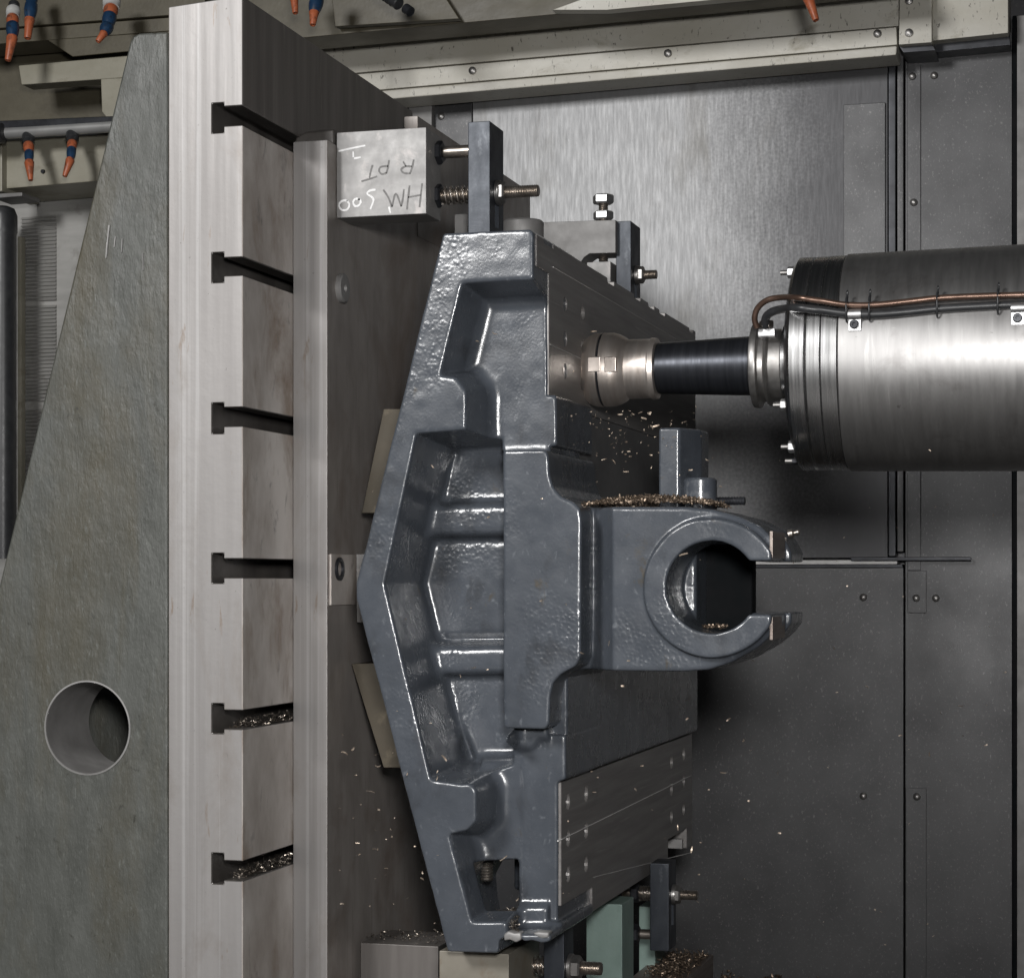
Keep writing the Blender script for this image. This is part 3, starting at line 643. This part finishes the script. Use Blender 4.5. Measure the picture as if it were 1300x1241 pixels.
# fork boss with a C shaped eye
XV = (GX - PY(745, 700, YC + .07).x) / (PY(778, 700, YC + .045).x - PY(745, 700, YC + .07).x)
XV = np.clip(XV, 0, 1)
yfront = (.092 - .047 * XV)[:, :, None]
B = soft(poly2(pz2([(690, 643), (868, 643), (905, 646), (938, 655), (966, 668), (982, 684), (990, 700), (990, 792), (980, 806), (962, 822), (930, 840), (900, 850), (868, 852), (690, 851)], .045)), 3)
boss = smax(smax(B[:, :, None] + 0 * YY, yfront - YY, .006), YY - .27, .006)
def circ(u, v, rpx, y):
    c = PY(u, v, YC + y); r = rpx * (YC + y) / FPX * 1.03
    return (np.sqrt((GX - c.x) ** 2 + (GZ - c.z) ** 2) - r).astype(np.float32)
ring = ext(circ(903, 746, 87, .03), .030, .15, .003)
boss = smin(boss, ring, .006)
clip = ext(poly2(pz2([(560, 500), (979.5, 500), (979.5, 1000), (560, 1000)], .03)), -1, .152, .004)
boss_near = smax(boss, clip, .004)
boss_far = smax(boss, .150 - YY, .004)
boss = np.minimum(boss_near, boss_far)
bore = ext(circ(903, 745, 57.5, .03), -1, .150, .003)
slotd = ext(poly2(pz2([(905, 711.5), (1100, 711.5), (1100, 779.5), (905, 779.5)], .03)), -1, 1, .003)
cav = ext(soft(poly2(pz2([(884, 690), (953, 690), (953, 806), (884, 806)], .15)), 2), .145, .40, .006)
boss = smax(boss, -bore, .003); boss = smax(boss, -slotd, .003); boss = smax(boss, -cav, .005)
f = smin(f, boss, .006)
del boss, boss_near, boss_far, ring, bore, slotd, cav
# uneven cast skin
def lump(sc, seed):
    r = np.random.default_rng(seed); n = [int(math.ceil(s * H / sc)) + 3 for s in f.shape]
    a = r.normal(0, 1, n).astype(np.float32)
    for axis in range(3):
        t = np.arange(f.shape[axis]) * H / sc; i = t.astype(int); w_ = t - i; w_ = (w_ * w_ * (3 - 2 * w_)).astype(np.float32)
        A = np.take(a, i, axis); Bq = np.take(a, i + 1, axis); sh_ = [1, 1, 1]; sh_[axis] = -1; w_ = w_.reshape(sh_); a = A * (1 - w_) + Bq * w_
    return a
f = f + .00012 * lump(.014, 1) + .00028 * lump(.05, 2)
f[0], f[-1], f[:, 0], f[:, -1], f[:, :, 0], f[:, :, -1] = (np.maximum(s_, .001) for s_ in (f[0], f[-1], f[:, 0], f[:, -1], f[:, :, 0], f[:, :, -1]))
def surface_nets(f, o, h):
    s = f < 0; nx, ny, nz = f.shape
    cnt = np.zeros((nx - 1, ny - 1, nz - 1), np.int8); acc = np.zeros((nx - 1, ny - 1, nz - 1, 3), np.float32)
    quads = []
    c = s[:-1, :-1, :-1]
    any_ = np.zeros_like(c); all_ = np.ones_like(c)
    for i in (0, 1):
        for j in (0, 1):
            for k in (0, 1):
                q = s[i:nx - 1 + i, j:ny - 1 + j, k:nz - 1 + k]; any_ |= q; all_ &= q
    act = any_ & ~all_; idx = -np.ones(act.shape, np.int64); I = np.argwhere(act); idx[act] = np.arange(len(I))
    P = np.zeros((len(I), 3)); n = np.zeros(len(I))
    corners = [(i, j, k) for i in (0, 1) for j in (0, 1) for k in (0, 1)]
    vals = {cn: f[I[:, 0] + cn[0], I[:, 1] + cn[1], I[:, 2] + cn[2]] for cn in corners}
    for a in corners:
        for ax in range(3):
            if a[ax]: continue
            b = list(a); b[ax] = 1; b = tuple(b); va, vb = vals[a], vals[b]; m = (va < 0) != (vb < 0)
            t = np.where(m, va / np.where(m, va - vb, 1), 0)
            p = np.array(a, float)[None] + t[:, None] * np.eye(3)[ax][None]
            P[m] += p[m]; n[m] += 1
    V = (I + P / n[:, None]) * h + np.array(o)[None]
    for ax in range(3):
        sl0 = [slice(None)] * 3; sl1 = [slice(None)] * 3; sl0[ax] = slice(0, -1); sl1[ax] = slice(1, None)
        x = s[tuple(sl0)] != s[tuple(sl1)]; E = np.argwhere(x)
        o1, o2 = [k for k in range(3) if k != ax]
        ok = (E[:, o1] > 0) & (E[:, o2] > 0) & (E[:, o1] < f.shape[o1] - 1) & (E[:, o2] < f.shape[o2] - 1); E = E[ok]
        ins = s[E[:, 0], E[:, 1], E[:, 2]]
        def at(d1, d2):
            e = E.copy(); e[:, o1] += d1; e[:, o2] += d2; return idx[e[:, 0], e[:, 1], e[:, 2]]
        q = np.stack([at(-1, -1), at(0, -1), at(0, 0), at(-1, 0)], 1)
        flip = ins if ax != 1 else ~ins
        q[~flip] = q[~flip][:, ::-1]; quads.append(q)
    return V, np.concatenate(quads)
V, Q = surface_nets(f, (x_lo, z_lo, float(gy[0])), H)
del f
V = np.stack([V[:, 0], YC + V[:, 2], V[:, 1]], 1)
cast = thing('casting', 'large blue grey painted cast iron bracket with ribbed pockets and a C shaped fork eye', 'casting', PY(600, 1208, YC))
rc = np.array(root_of(cast))
me = bpy.data.meshes.new('body'); me.vertices.add(len(V)); me.vertices.foreach_set('co', (V - rc).astype(np.float32).ravel())
# grid axes were (x, z, y): reverse the winding
Q = Q[:, ::-1]
me.loops.add(Q.size); me.loops.foreach_set('vertex_index', Q.astype(np.int32).ravel())
me.polygons.add(len(Q)); me.polygons.foreach_set('loop_start', np.arange(0, Q.size, 4, dtype=np.int32)); me.polygons.foreach_set('loop_total', np.full(len(Q), 4, np.int32))
me.update(calc_edges=True); me.validate(); me.materials.append(M['paint']); me.shade_smooth()
bo = bpy.data.objects.new('body', me); C.objects.link(bo); bo.parent = cast
# long rear body, machined rails
XM = PY(716, 700, YC + .07).x
XU = PY(677, 700, YC).x + .0018
XL = PY(708, 700, YC + .07).x + .004
yE = Yat(XM, 886)
zt = PY(690, 505, YC + .07).z; zb = PY(719, 991, YC + .07).z
zm = PY(700, 745, YC + .2).z
obj('rear_body', box((PY(600, 700, YC).x, YC + .20, zb), (XM, yE, zm), .006, 3), M['paint'], cast, 40)
obj('upper_flank', box((XU - .05, YC + .20, zm + .0005), (XU - .0012, yE - .012, zt - .0055), .0008, 1), M['flank'], cast, 30)
obj('lower_body', box((PY(600, 700, YC).x, YC + .20, PY(690, 1150, YC + .07).z), (XL - .006, yE - .01, zb - .0005), .006, 3), M['paint'], cast, 40)
obj('upper_body', box((PY(600, 700, YC).x, YC + .20, zt + .0005), (XU - .006, yE - .01, PY(681, 293.5, YC).z - .02), .006, 3), M['paint'], cast, 40)
obj('side_wall', box((XM - .03, YC + .085, zb), (XM + .001, YC + .22, zm), .004, 3), M['paint'], cast, 40)
# upper rail with notched top edge, profile in the YZ plane
ztu = PY(681, 293.5, YC).z
yU0 = YC + .012; yU1 = Yat(XU, 883)
top = [(yU0, ztu - .002)]
for (ua, ub, d) in [(690, 703, .008), (771, 780, .009), (805, 813.5, .008), (823, 831, .008), (837, 844.5, .008), (875, 880, .008)]:
    ya, yb = Yat(XU, ua), Yat(XU, ub); top += [(ya, ztu - .002), (ya + .003, ztu - d), (yb, ztu - d), (yb, ztu - .002)]
top += [(yU1, ztu - .002), (yU1, zt - .005), (YC + .075, zt - .005), (YC + .075, PY(693, 345, YC + .06).z), (yU0, PY(681, 336, YC).z)]
ur = obj('upper_rail', prism([(XU - .06, y, z) for y, z in top], (.06, 0, 0), .0008, 1), M['rail'], cast, 30)
def face_holes(X, px, r, d=.02):
    out = []
    for (u, v) in px:
        p = PX(u, v, X); out.append(lathe([(-d, r), (.01, r)], p, 'x', 20))
    return out
cut(ur, face_holes(XU, [(717.5, 386), (740, 397), (717.5, 430), (717.5, 471), (739.5, 441), (739.5, 486)], .011))
# scribed bright lines: shallow steps on the rail
def line_step(par, X, u0, v0, u1, v1, t, m, name='edge_line', hgt=.0014):
    a = PX(u0, v0, X); b = PX(u1, v1, X)
    bm = bmesh.new()
    add_prism(bm, [(X - .001, a.y, a.z - t), (X + hgt, a.y, a.z), (X - .001, a.y, a.z + t)], (0, b.y - a.y, b.z - a.z))
    return obj(name, bm, m, par)
line_step(cast, XU, 702, 339, 858, 430, .0012, M['scribe']); line_step(cast, XU, 698, 437, 737, 455, .0012, M['scribe'])
# lower rail with a lip below its middle
yL0 = YC + .074; yL1 = Yat(XL, 878.5); zl1 = PY(708, 993, YC + .07).z; zl0 = PY(708, 1150, YC + .07).z
ya = Yat(XL, 752); yb = Yat(XL, 848); yc_ = Yat(XL, 872); zlip = PX(752, 1157, XL).z
prof = [(yL0, zl1), (yL1, zl1), (yL1, zlip + .004), (yc_, zlip + .004), (yc_, zl0 + .004), (yb, zl0 + .004), (yb, zlip), (ya, zlip), (ya, zl0), (yL0, zl0)]
lr = obj('lower_rail', prism([(XL - .03, y, z) for y, z in prof], (.03, 0, 0), .0008, 1), M['rail'], cast, 30)
cut(lr, face_holes(XL, [(721, 1017), (744, 1007), (721, 1064), (744, 1054), (721, 1109), (744, 1096), (852.5, 967), (868, 957), (852.5, 1001), (868, 991), (852.5, 1036), (868, 1027)], .0115))
line_step(cast, XL, 708.5, 1067, 877, 984, .0011, M['scribe']); line_step(cast, XL, 753, 1113, 877, 1082, .0008, M['scribe'])
# lip end block and foot details
obj('lip_end', box((XL - .05, ya - .014, zlip + .0005), (XL - .006, ya - .0005, zlip + .017), .001), M['block'], cast, 30)
obj('lip_end', box((XL - .05, yc_ - .014, zlip + .0045), (XL - .006, yc_ - .0005, zlip + .021), .001), M['block'], cast, 30)
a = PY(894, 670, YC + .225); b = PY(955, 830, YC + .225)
obj('inner_plate', box((a.x, YC + .225, b.z), (b.x, YC + .262, a.z), .004, 3), M['black_gap'], cast, 40)  # plate coloured black for the deep shade inside the fork eye
# raw cut ends of the fork prongs, proud of the paint
for (va, vb) in [(674, 708), (783, 812)]:
    a = PY(979.5, va, YC + .034); b = PY(979.5, vb, YC + .034)
    obj('raw_face', box((a.x - .003, YC + .038, b.z), (a.x + .0009, YC + .147, a.z), .0004), M['raw'], cast, 30)
for px in ([(639, 1186), (645, 1181), (653, 1184), (661, 1183), (662, 1192), (655, 1196), (647, 1192), (640, 1194)], [(676, 1184), (683, 1182), (697, 1183), (696, 1190), (688, 1191), (681, 1188)]):
    obj('worn_corner', prism([PY(*q, YC - .0012) for q in px], (0, .02, 0), .0022, 2), M['block'], cast, 60)
# upright lug and stub on the boss top, further back
YLg = YC + .17
lug = prism([PY(*q, YLg) for q in [(836, 543), (865, 543), (865, 655), (836, 655)]], (0, .10, 0))
bm = bmesh.new(); a = PY(836, 543, YLg); b = PY(866, 660, YLg)
add_prism(bm, [(a.x, YLg, b.z), (b.x - .004, YLg, b.z), (b.x + .018, YLg + .05, b.z), (b.x + .019, YLg + .10, b.z), (a.x, YLg + .10, b.z)], (0, 0, a.z - b.z), .004, 3)
obj('lug', bm, M['paint'], cast, 40)
pq = PY(889, 607, YLg + .02); rr = (910 - 868) / 2 * (YLg + .02) / FPX * 1.03
obj('stub', lathe([(-.07, rr), (-.003, rr), (0, rr - .003), (0, rr * .5), (-.01, rr * .45), (-.01, 0)], pq, 'z', 40), M['paint'], cast, 40)
pg = PY(905, 636, YLg + .03)
obj('grease_plug', thread(pg, 'x', .006, .045, .004), M['black'], cast, 30)
pg = PY(1001, 678, YC + .2)
obj('grease_nipple', lathe([(0, .006), (.006, .006), (.008, .003), (.014, .004), (.016, .002)], pg, (1, 0, .2), 12), M['stud'], cast, 40)
tag(obj('inner_bolt', thread(PY(618, 1117, YC + .13), 'z', .0095, .045, .004), M['stud'], None, 30), 'shiny bolt end seen through the lower window of the casting', 'bolt')
# ------------------------------------------------------------------ spindle
YS = 2.97
ax0 = PY(1040, 462, YS)
ZS = ax0.z
def xs(u): return PY(u, 462, YS).x
def rs(u, v): return abs(PY(u, v, YS).z - ZS)
xN = xs(1005)
sp = thing('spindle', 'large round grey steel machining spindle with stepped front rings', 'spindle', (xs(1300), YS, ZS))
r_h0 = rs(1079, 324); r_h1 = r_h0 * 1.022
obj('housing', lathe([(0, r_h0 - .002), (.0015, r_h0), (xs(1300) - xs(1079), r_h1), (1.6, r_h1 * 1.04)], (xs(1079), YS, ZS), 'x', 128), M['housing'], sp, 30)
def sring(ua, ub, r, nm='ring', m='ring', ch=.0015):
    L = xs(ub) - xs(ua); return obj(nm, lathe([(0, r - ch), (ch, r), (L - ch * .6, r), (L, r - ch)], (xs(ua), YS, ZS), 'x', 128), M[m], sp, 30)
r_r = r_h0 * .985
sring(1016.5, 1039.5, r_r, ch=.004); sring(1040, 1057.5, r_r); sring(1058, 1078.5, r_r * 1.004)
obj('nose', lathe([(0, .054), (.002, .0572), (xs(1016) - xs(996), .0572)], (xs(996), YS, ZS), 'x', 96), M['ring'], sp, 30)
obj('nose_face', lathe([(0, .05), (.001, r_r - .03), (.005, r_r - .012), (.008, r_r - .004)], (xs(1016) - .0075, YS, ZS), 'x', 96), M['black'], sp, 30)
def on_cyl(u, v, r):
    d = ray(u, v); # (t*dy - YS)^2 + (t*dz - ZS)^2 = r^2
    A = d[1] ** 2 + d[2] ** 2; Bq = -2 * (d[1] * YS + d[2] * ZS); Cq = YS ** 2 + ZS ** 2 - r * r; D = Bq * Bq - 4 * A * Cq
    t = (-Bq - math.sqrt(max(D, 0))) / (2 * A); return Vector((d[0] * t, d[1] * t, d[2] * t))
for (u, v, ru) in [(1000, 346, .93), (991, 514, .42), (1001, 567, .93), (1006, 585, .9)]:
    th = None
    z = PY(u, v, YS).z - ZS; R = r_r - .014 if ru > .5 else .075
    yy = -math.sqrt(max(R * R - z * z, 0)) if ru < .5 else -math.sqrt(max(R * R - z * z, 0.0))
    if abs(z) > R: z = math.copysign(R * .995, z); yy = -.01
    p = PY(u, v, YS + yy); small = u > 1004
    xx = p.x
    hr_ = .0085 if not small else .005
    bo_ = obj('bolt', nut((xx, YS + yy, p.z), 'x', hr_, .013), M['zinc'] if not small else M['black'], sp, 30)
    obj('stub', lathe([(0, .0035), (.010, .0035)], (xx - .010, YS + yy, p.z), 'x', 12), M['nutm'], bo_, 40)
    if bo_.parent: pass
# drive key bracket with pipe fitting on the nose
kp = PY(973, 424, YS - .05)
obj('pipe_fitting', box((PY(962, 419, YS - .06).x, YS - .062, PY(962, 428, YS - .06).z), (PY(984, 419, YS - .06).x, YS - .03, PY(962, 417, YS - .06).z), .002), M['zinc'], sp, 30)
obj('fitting_nut', nut(PY(973, 416, YS - .062), 'z', .010, .010), M['stud'], sp, 30)
rp = r_h0 + .006
P = [PY(961, 416, YS - .07), PY(958, 404, YS - .075), PY(962, 391, YS - .08), PY(974, 381, YS - .088), PY(992, 377.5, YS - .10)] + [on_cyl(u, v, rp + .004) for u, v in [(1012, 378), (1042, 382), (1075, 387), (1110, 387), (1150, 383), (1190, 378.5), (1240, 376), (1310, 374), (1400, 372), (1500, 370)]]
cpipe = tag(obj('copper_pipe', tube(smooth_path(P, 6), .0042, 12), M['copper'], None, 60), 'thin bent copper pipe running along the spindle side', 'pipe')
P = [PY(972, 414, YS - .066), PY(972, 404, YS - .075), PY(978, 397, YS - .085), PY(992, 392.5, YS - .10)] + [on_cyl(u, v, rp) for u, v in [(1012, 391), (1040, 393.5), (1075, 398), (1110, 399), (1150, 396), (1190, 392), (1240, 389), (1310, 386), (1400, 384), (1500, 382)]]
bh = tag(obj('black_hose', tube(smooth_path(P, 6), .0058, 12), M['rubber'], None, 60), 'black rubber hose strapped below the copper pipe on the spindle', 'hose')
for i, u in enumerate([1075, 1104, 1190, 1267]):
    a = on_cyl(u, 393.0 - (u - 1075) * .05, rp + .002)
    lb = ['black cable tie left of the first pipe clip', 'black cable tie just right of the first pipe clip', 'black cable tie on the middle of the spindle pipes', 'black cable tie near the right clip of the spindle pipes'][i]
    t = thing('cable_tie', lb, 'cable tie', a, 'cable ties round the spindle pipes')
    Pn = [a + Vector((0, .0095 * math.cos(q), .0165 * math.sin(q))) for q in np.linspace(0, 2 * PI, 20, endpoint=False)]
    obj('band', tube(Pn, .0013, 6, True), M['rubber'], t, 60)
    Pn = [a + Vector((.001, -.001 + .004 * math.cos(q), .020 + .005 * math.sin(q))) for q in np.linspace(0, 2 * PI, 14, endpoint=False)]
    obj('tail', tube(Pn, .0011, 6, True), M['rubber'], t, 60)
for i, (u, v) in enumerate([(1085, 412), (1292, 404)]):
    a = on_cyl(u, v, r_h0 + .002 + i * .002)
    cl = obj('pipe_clip', box((a.x - .0085, a.y - .002, a.z - .009), (a.x + .0085, a.y + .003, a.z + .010), .001), M['zinc'], sp, 30)
    q = on_cyl(u, v - 13, rp)
    obj('strap', lathe([(-.0085, .0073), (.0085, .0073)], q, 'x', 20), M['zinc'], cl, 40)
    obj('screw', lathe([(0, .0062), (.005, .0060), (.006, .005), (.006, .0025), (.003, .002)], (a.x, a.y - .002, a.z), (0, -1, 0), 16), M['black'], cl, 40)
# ------------------------------------------------------------------ cutting tool held in the spindle
tl = thing('cutting_tool', 'round headed bronze milling cutter on a long black tapered shank', 'cutting tool', (xs(800), YS, ZS))
def L2(pairs, nm, m, seg=72, sm=30): # pairs of (u at the axis, radius px)
    k = YS / FPX * 1.0; x0 = xs(pairs[0][0])
    return obj(nm, lathe([(xs(u) - x0, r * k) for u, r in pairs], (x0, YS, ZS), 'x', seg), M[m], tl, sm)
L2([(741, 0), (741, 30), (742.5, 36), (746, 41), (752, 45.5), (758, 47.5), (765.5, 48), (766, 46), (768.5, 46), (769, 48), (781, 47.8), (788, 45.5), (795, 41.5), (800, 37)], 'cutter_head', 'cutter', 72, 25)
L2([(766.1, 45), (766.2, 47.2), (768.3, 47.2), (768.4, 45)], 'parting_slot', 'black')
L2([(798, 37), (799, 38.5), (826, 38.5), (829, 40), (835, 39), (836, 34)], 'collar', 'cutter')
L2([(834, 31.5), (838, 33), (958, 38)], 'shank', 'shank')
L2([(956, 46), (958, 53), (962, 54.5), (966, 54), (968, 47), (974, 46), (976, 50), (979, 52), (981, 47)], 'flange', 'nutm')
L2([(980, 44), (981, 46), (998, 46), (1001, 40)], 'holder_ring', 'nutm')
for j, (ua, ub) in enumerate([(746, 762), (767, 782)]):
    for dz in (0,):
        y = YS - .0545
        x0 = PY(ua, 460, y).x; x1 = PY(ub, 460, y).x; z0 = PY(ua, 472, y).z; z1 = PY(ua, 453, y).z
        obj('insert', box((x0, y - .0005, z0), (x1, y + .014, z1), .0012), M['insert'], tl, 30)
# ------------------------------------------------------------------ metal chips
def chips(name, label, pts, size, m, cat='metal chips', flat=.5):
    vs, fs = [], []
    for p in pts:
        L = size * random.choice((.4, .55, .7, .9, 1.2, 1.7)) * random.uniform(.8, 1.2); W = min(L, size) * random.uniform(.22, .45); curl = random.uniform(.3, 2.8)
        R = Matrix.Rotation(random.uniform(0, 2 * PI), 3, 'Z') @ Matrix.Rotation(random.uniform(-PI, PI) * flat, 3, 'X') @ Matrix.Rotation(random.uniform(-PI, PI) * flat, 3, 'Y')
        b = len(vs)
        for i in range(4):
            a = (i / 3 - .5) * curl
            x = L * math.sin(a) / max(curl, .2); z = L * (1 - math.cos(a)) / max(curl, .2)
            for s_ in (-.5, .5):
                vs.append(Vector(p) + R @ Vector((x, s_ * W * (1 - .5 * abs(i / 3 - .5)), z)))
        for i in range(3): fs.append((b + 2 * i, b + 2 * i + 1, b + 2 * i + 3, b + 2 * i + 2))
    o = obj(name, (vs, fs), m); o['kind'] = 'stuff'; o['label'] = label; o['category'] = cat
    return o
def heap(n, u0, u1, v, y0, y1, hmax, hump=1.0, zt_=None):
    out = []
    for _ in range(n):
        y = random.uniform(y0, y1); t = random.random(); u = u0 + (u1 - u0) * t
        p = PY(u, v, y) if zt_ is None else Vector((PY(u, v, y).x, y, zt_))
        h = hmax * (math.sin(PI * min(max(t, .02), .98)) ** .6) * random.random() * (0.4 + .6 * math.sin(PI * (y - y0) / (y1 - y0)))
        out.append((p.x, y, p.z + h))
    return out
zboss = PY(800, 643, YC + .045).z
pts = []
for _ in range(3600):
    y = random.uniform(YC + .055, YC + .2); x = random.uniform(PY(742, 640, YC + .1).x, PY(912, 640, YC + .1).x)
    t = (x - PY(742, 640, YC + .1).x) / (PY(912, 640, YC + .1).x - PY(742, 640, YC + .1).x)
    h = .016 * math.sin(PI * min(max(t, .03), .97)) ** .5 * math.sin(PI * (y - YC - .04) / .17); pts.append((x, y, zboss + .002 + h * random.uniform(.75, 1.0)))
chips('chip_heap', 'heap of bronze brown chips on top of the fork boss', pts, .0052, M['chip'])
pts = [(lambda p: (p.x, p.y, p.z + .002 + random.random() * .003))(PY(random.uniform(893, 922), 799 - abs(random.gauss(0, 1)), YC + random.uniform(.05, .14))) for _ in range(130)]
chips('chip_litter', 'few golden chips lying at the bottom of the fork eye', pts, .005, M['chip'])
zf = PY(600, 1180, YC + .03).z
pts = []
for _ in range(1500):
    t = random.random() ** .5; y = YC + random.uniform(.01, .12); p = PY(600 + 58 * t, 1180, y); pts.append((p.x, y, zf + .002 + .020 * t * random.random()))
chips('chip_litter', 'pale grey chips piled in the lower pocket corner of the casting', pts, .0045, M['dark_chip'])
pts = []
for a, b, c, d in slots[4:6]:
    zz = zA(c)
    for _ in range(420): pts.append((random.uniform(xneck, XA - .004), random.uniform(YA + .02, YA + .28), zz + .001 + random.random() ** 2 * .011))
chips('slot_chips', 'dark chips gathered in the lower two T-slots', pts, .0055, M['dark_chip'])
pts = []
for _ in range(5000):
    x = random.uniform(-.75, .25); y = random.uniform(3.35, YW - .01)
    hh = .05 * max(0, 1 - abs(y - 4.1) / .5) * max(0.0, min(1, (PY(1085, 1230, 4.1).x - x) / .12)) * (0.8 + .2 * math.sin(x * 30) + .15 * math.sin(x * 71 + y * 20))
    pts.append((x, y, FLOOR + hh * random.uniform(.5, 1.0)))
chips('floor_chips', 'drift of brown chips on the machine bed at the foot of the rear wall', pts, .011, M['chip'])
zq = PY(899, 1213, 3.53).z
pts = [(random.uniform(PY(815, 1200, 3.3).x, PY(896, 1212, 3.5).x), random.uniform(3.31, 3.54), zq + .001 + random.random() ** 2 * .010) for _ in range(650)]
chips('block_chips', 'chips scattered over the low bed block at lower right', pts, .007, M['chip'])
zq = PY(500, 1196, 2.90).z
pts = [(random.uniform(PY(459, 1196, 2.9).x, PY(556, 1196, 2.9).x), random.uniform(2.905, 3.0), zq + .001 + random.random() ** 2 * .005) for _ in range(160)]
chips('ledge_chips', 'fine chips on the grey support block left of the foot', pts, .0045, M['dark_chip'])
# chips flying from the cutter
pts = []
for _ in range(130):
    a = random.uniform(-.4 * PI, 1.0 * PI); r = abs(random.gauss(0, 1))
    u = 800 + random.gauss(0, 1) * 60; v = 520 + abs(random.gauss(0, 1)) * 45; pts.append(PY(u, v, random.uniform(2.72, 2.98)))
for _ in range(90): pts.append(PY(random.uniform(860, 1280), random.uniform(560, 1200), random.uniform(2.8, 4.0)))
for _ in range(36): pts.append(PY(random.uniform(420, 560), random.uniform(900, 1190), random.uniform(2.62, 2.66)))
for _ in range(50): pts.append(PY(random.uniform(470, 900), random.uniform(420, 1150), random.uniform(2.4, 2.64)))
chips('flying_chips', 'tiny bright chips flying off the cutter through the air', pts, .0058, M['spark'], flat=1.0)
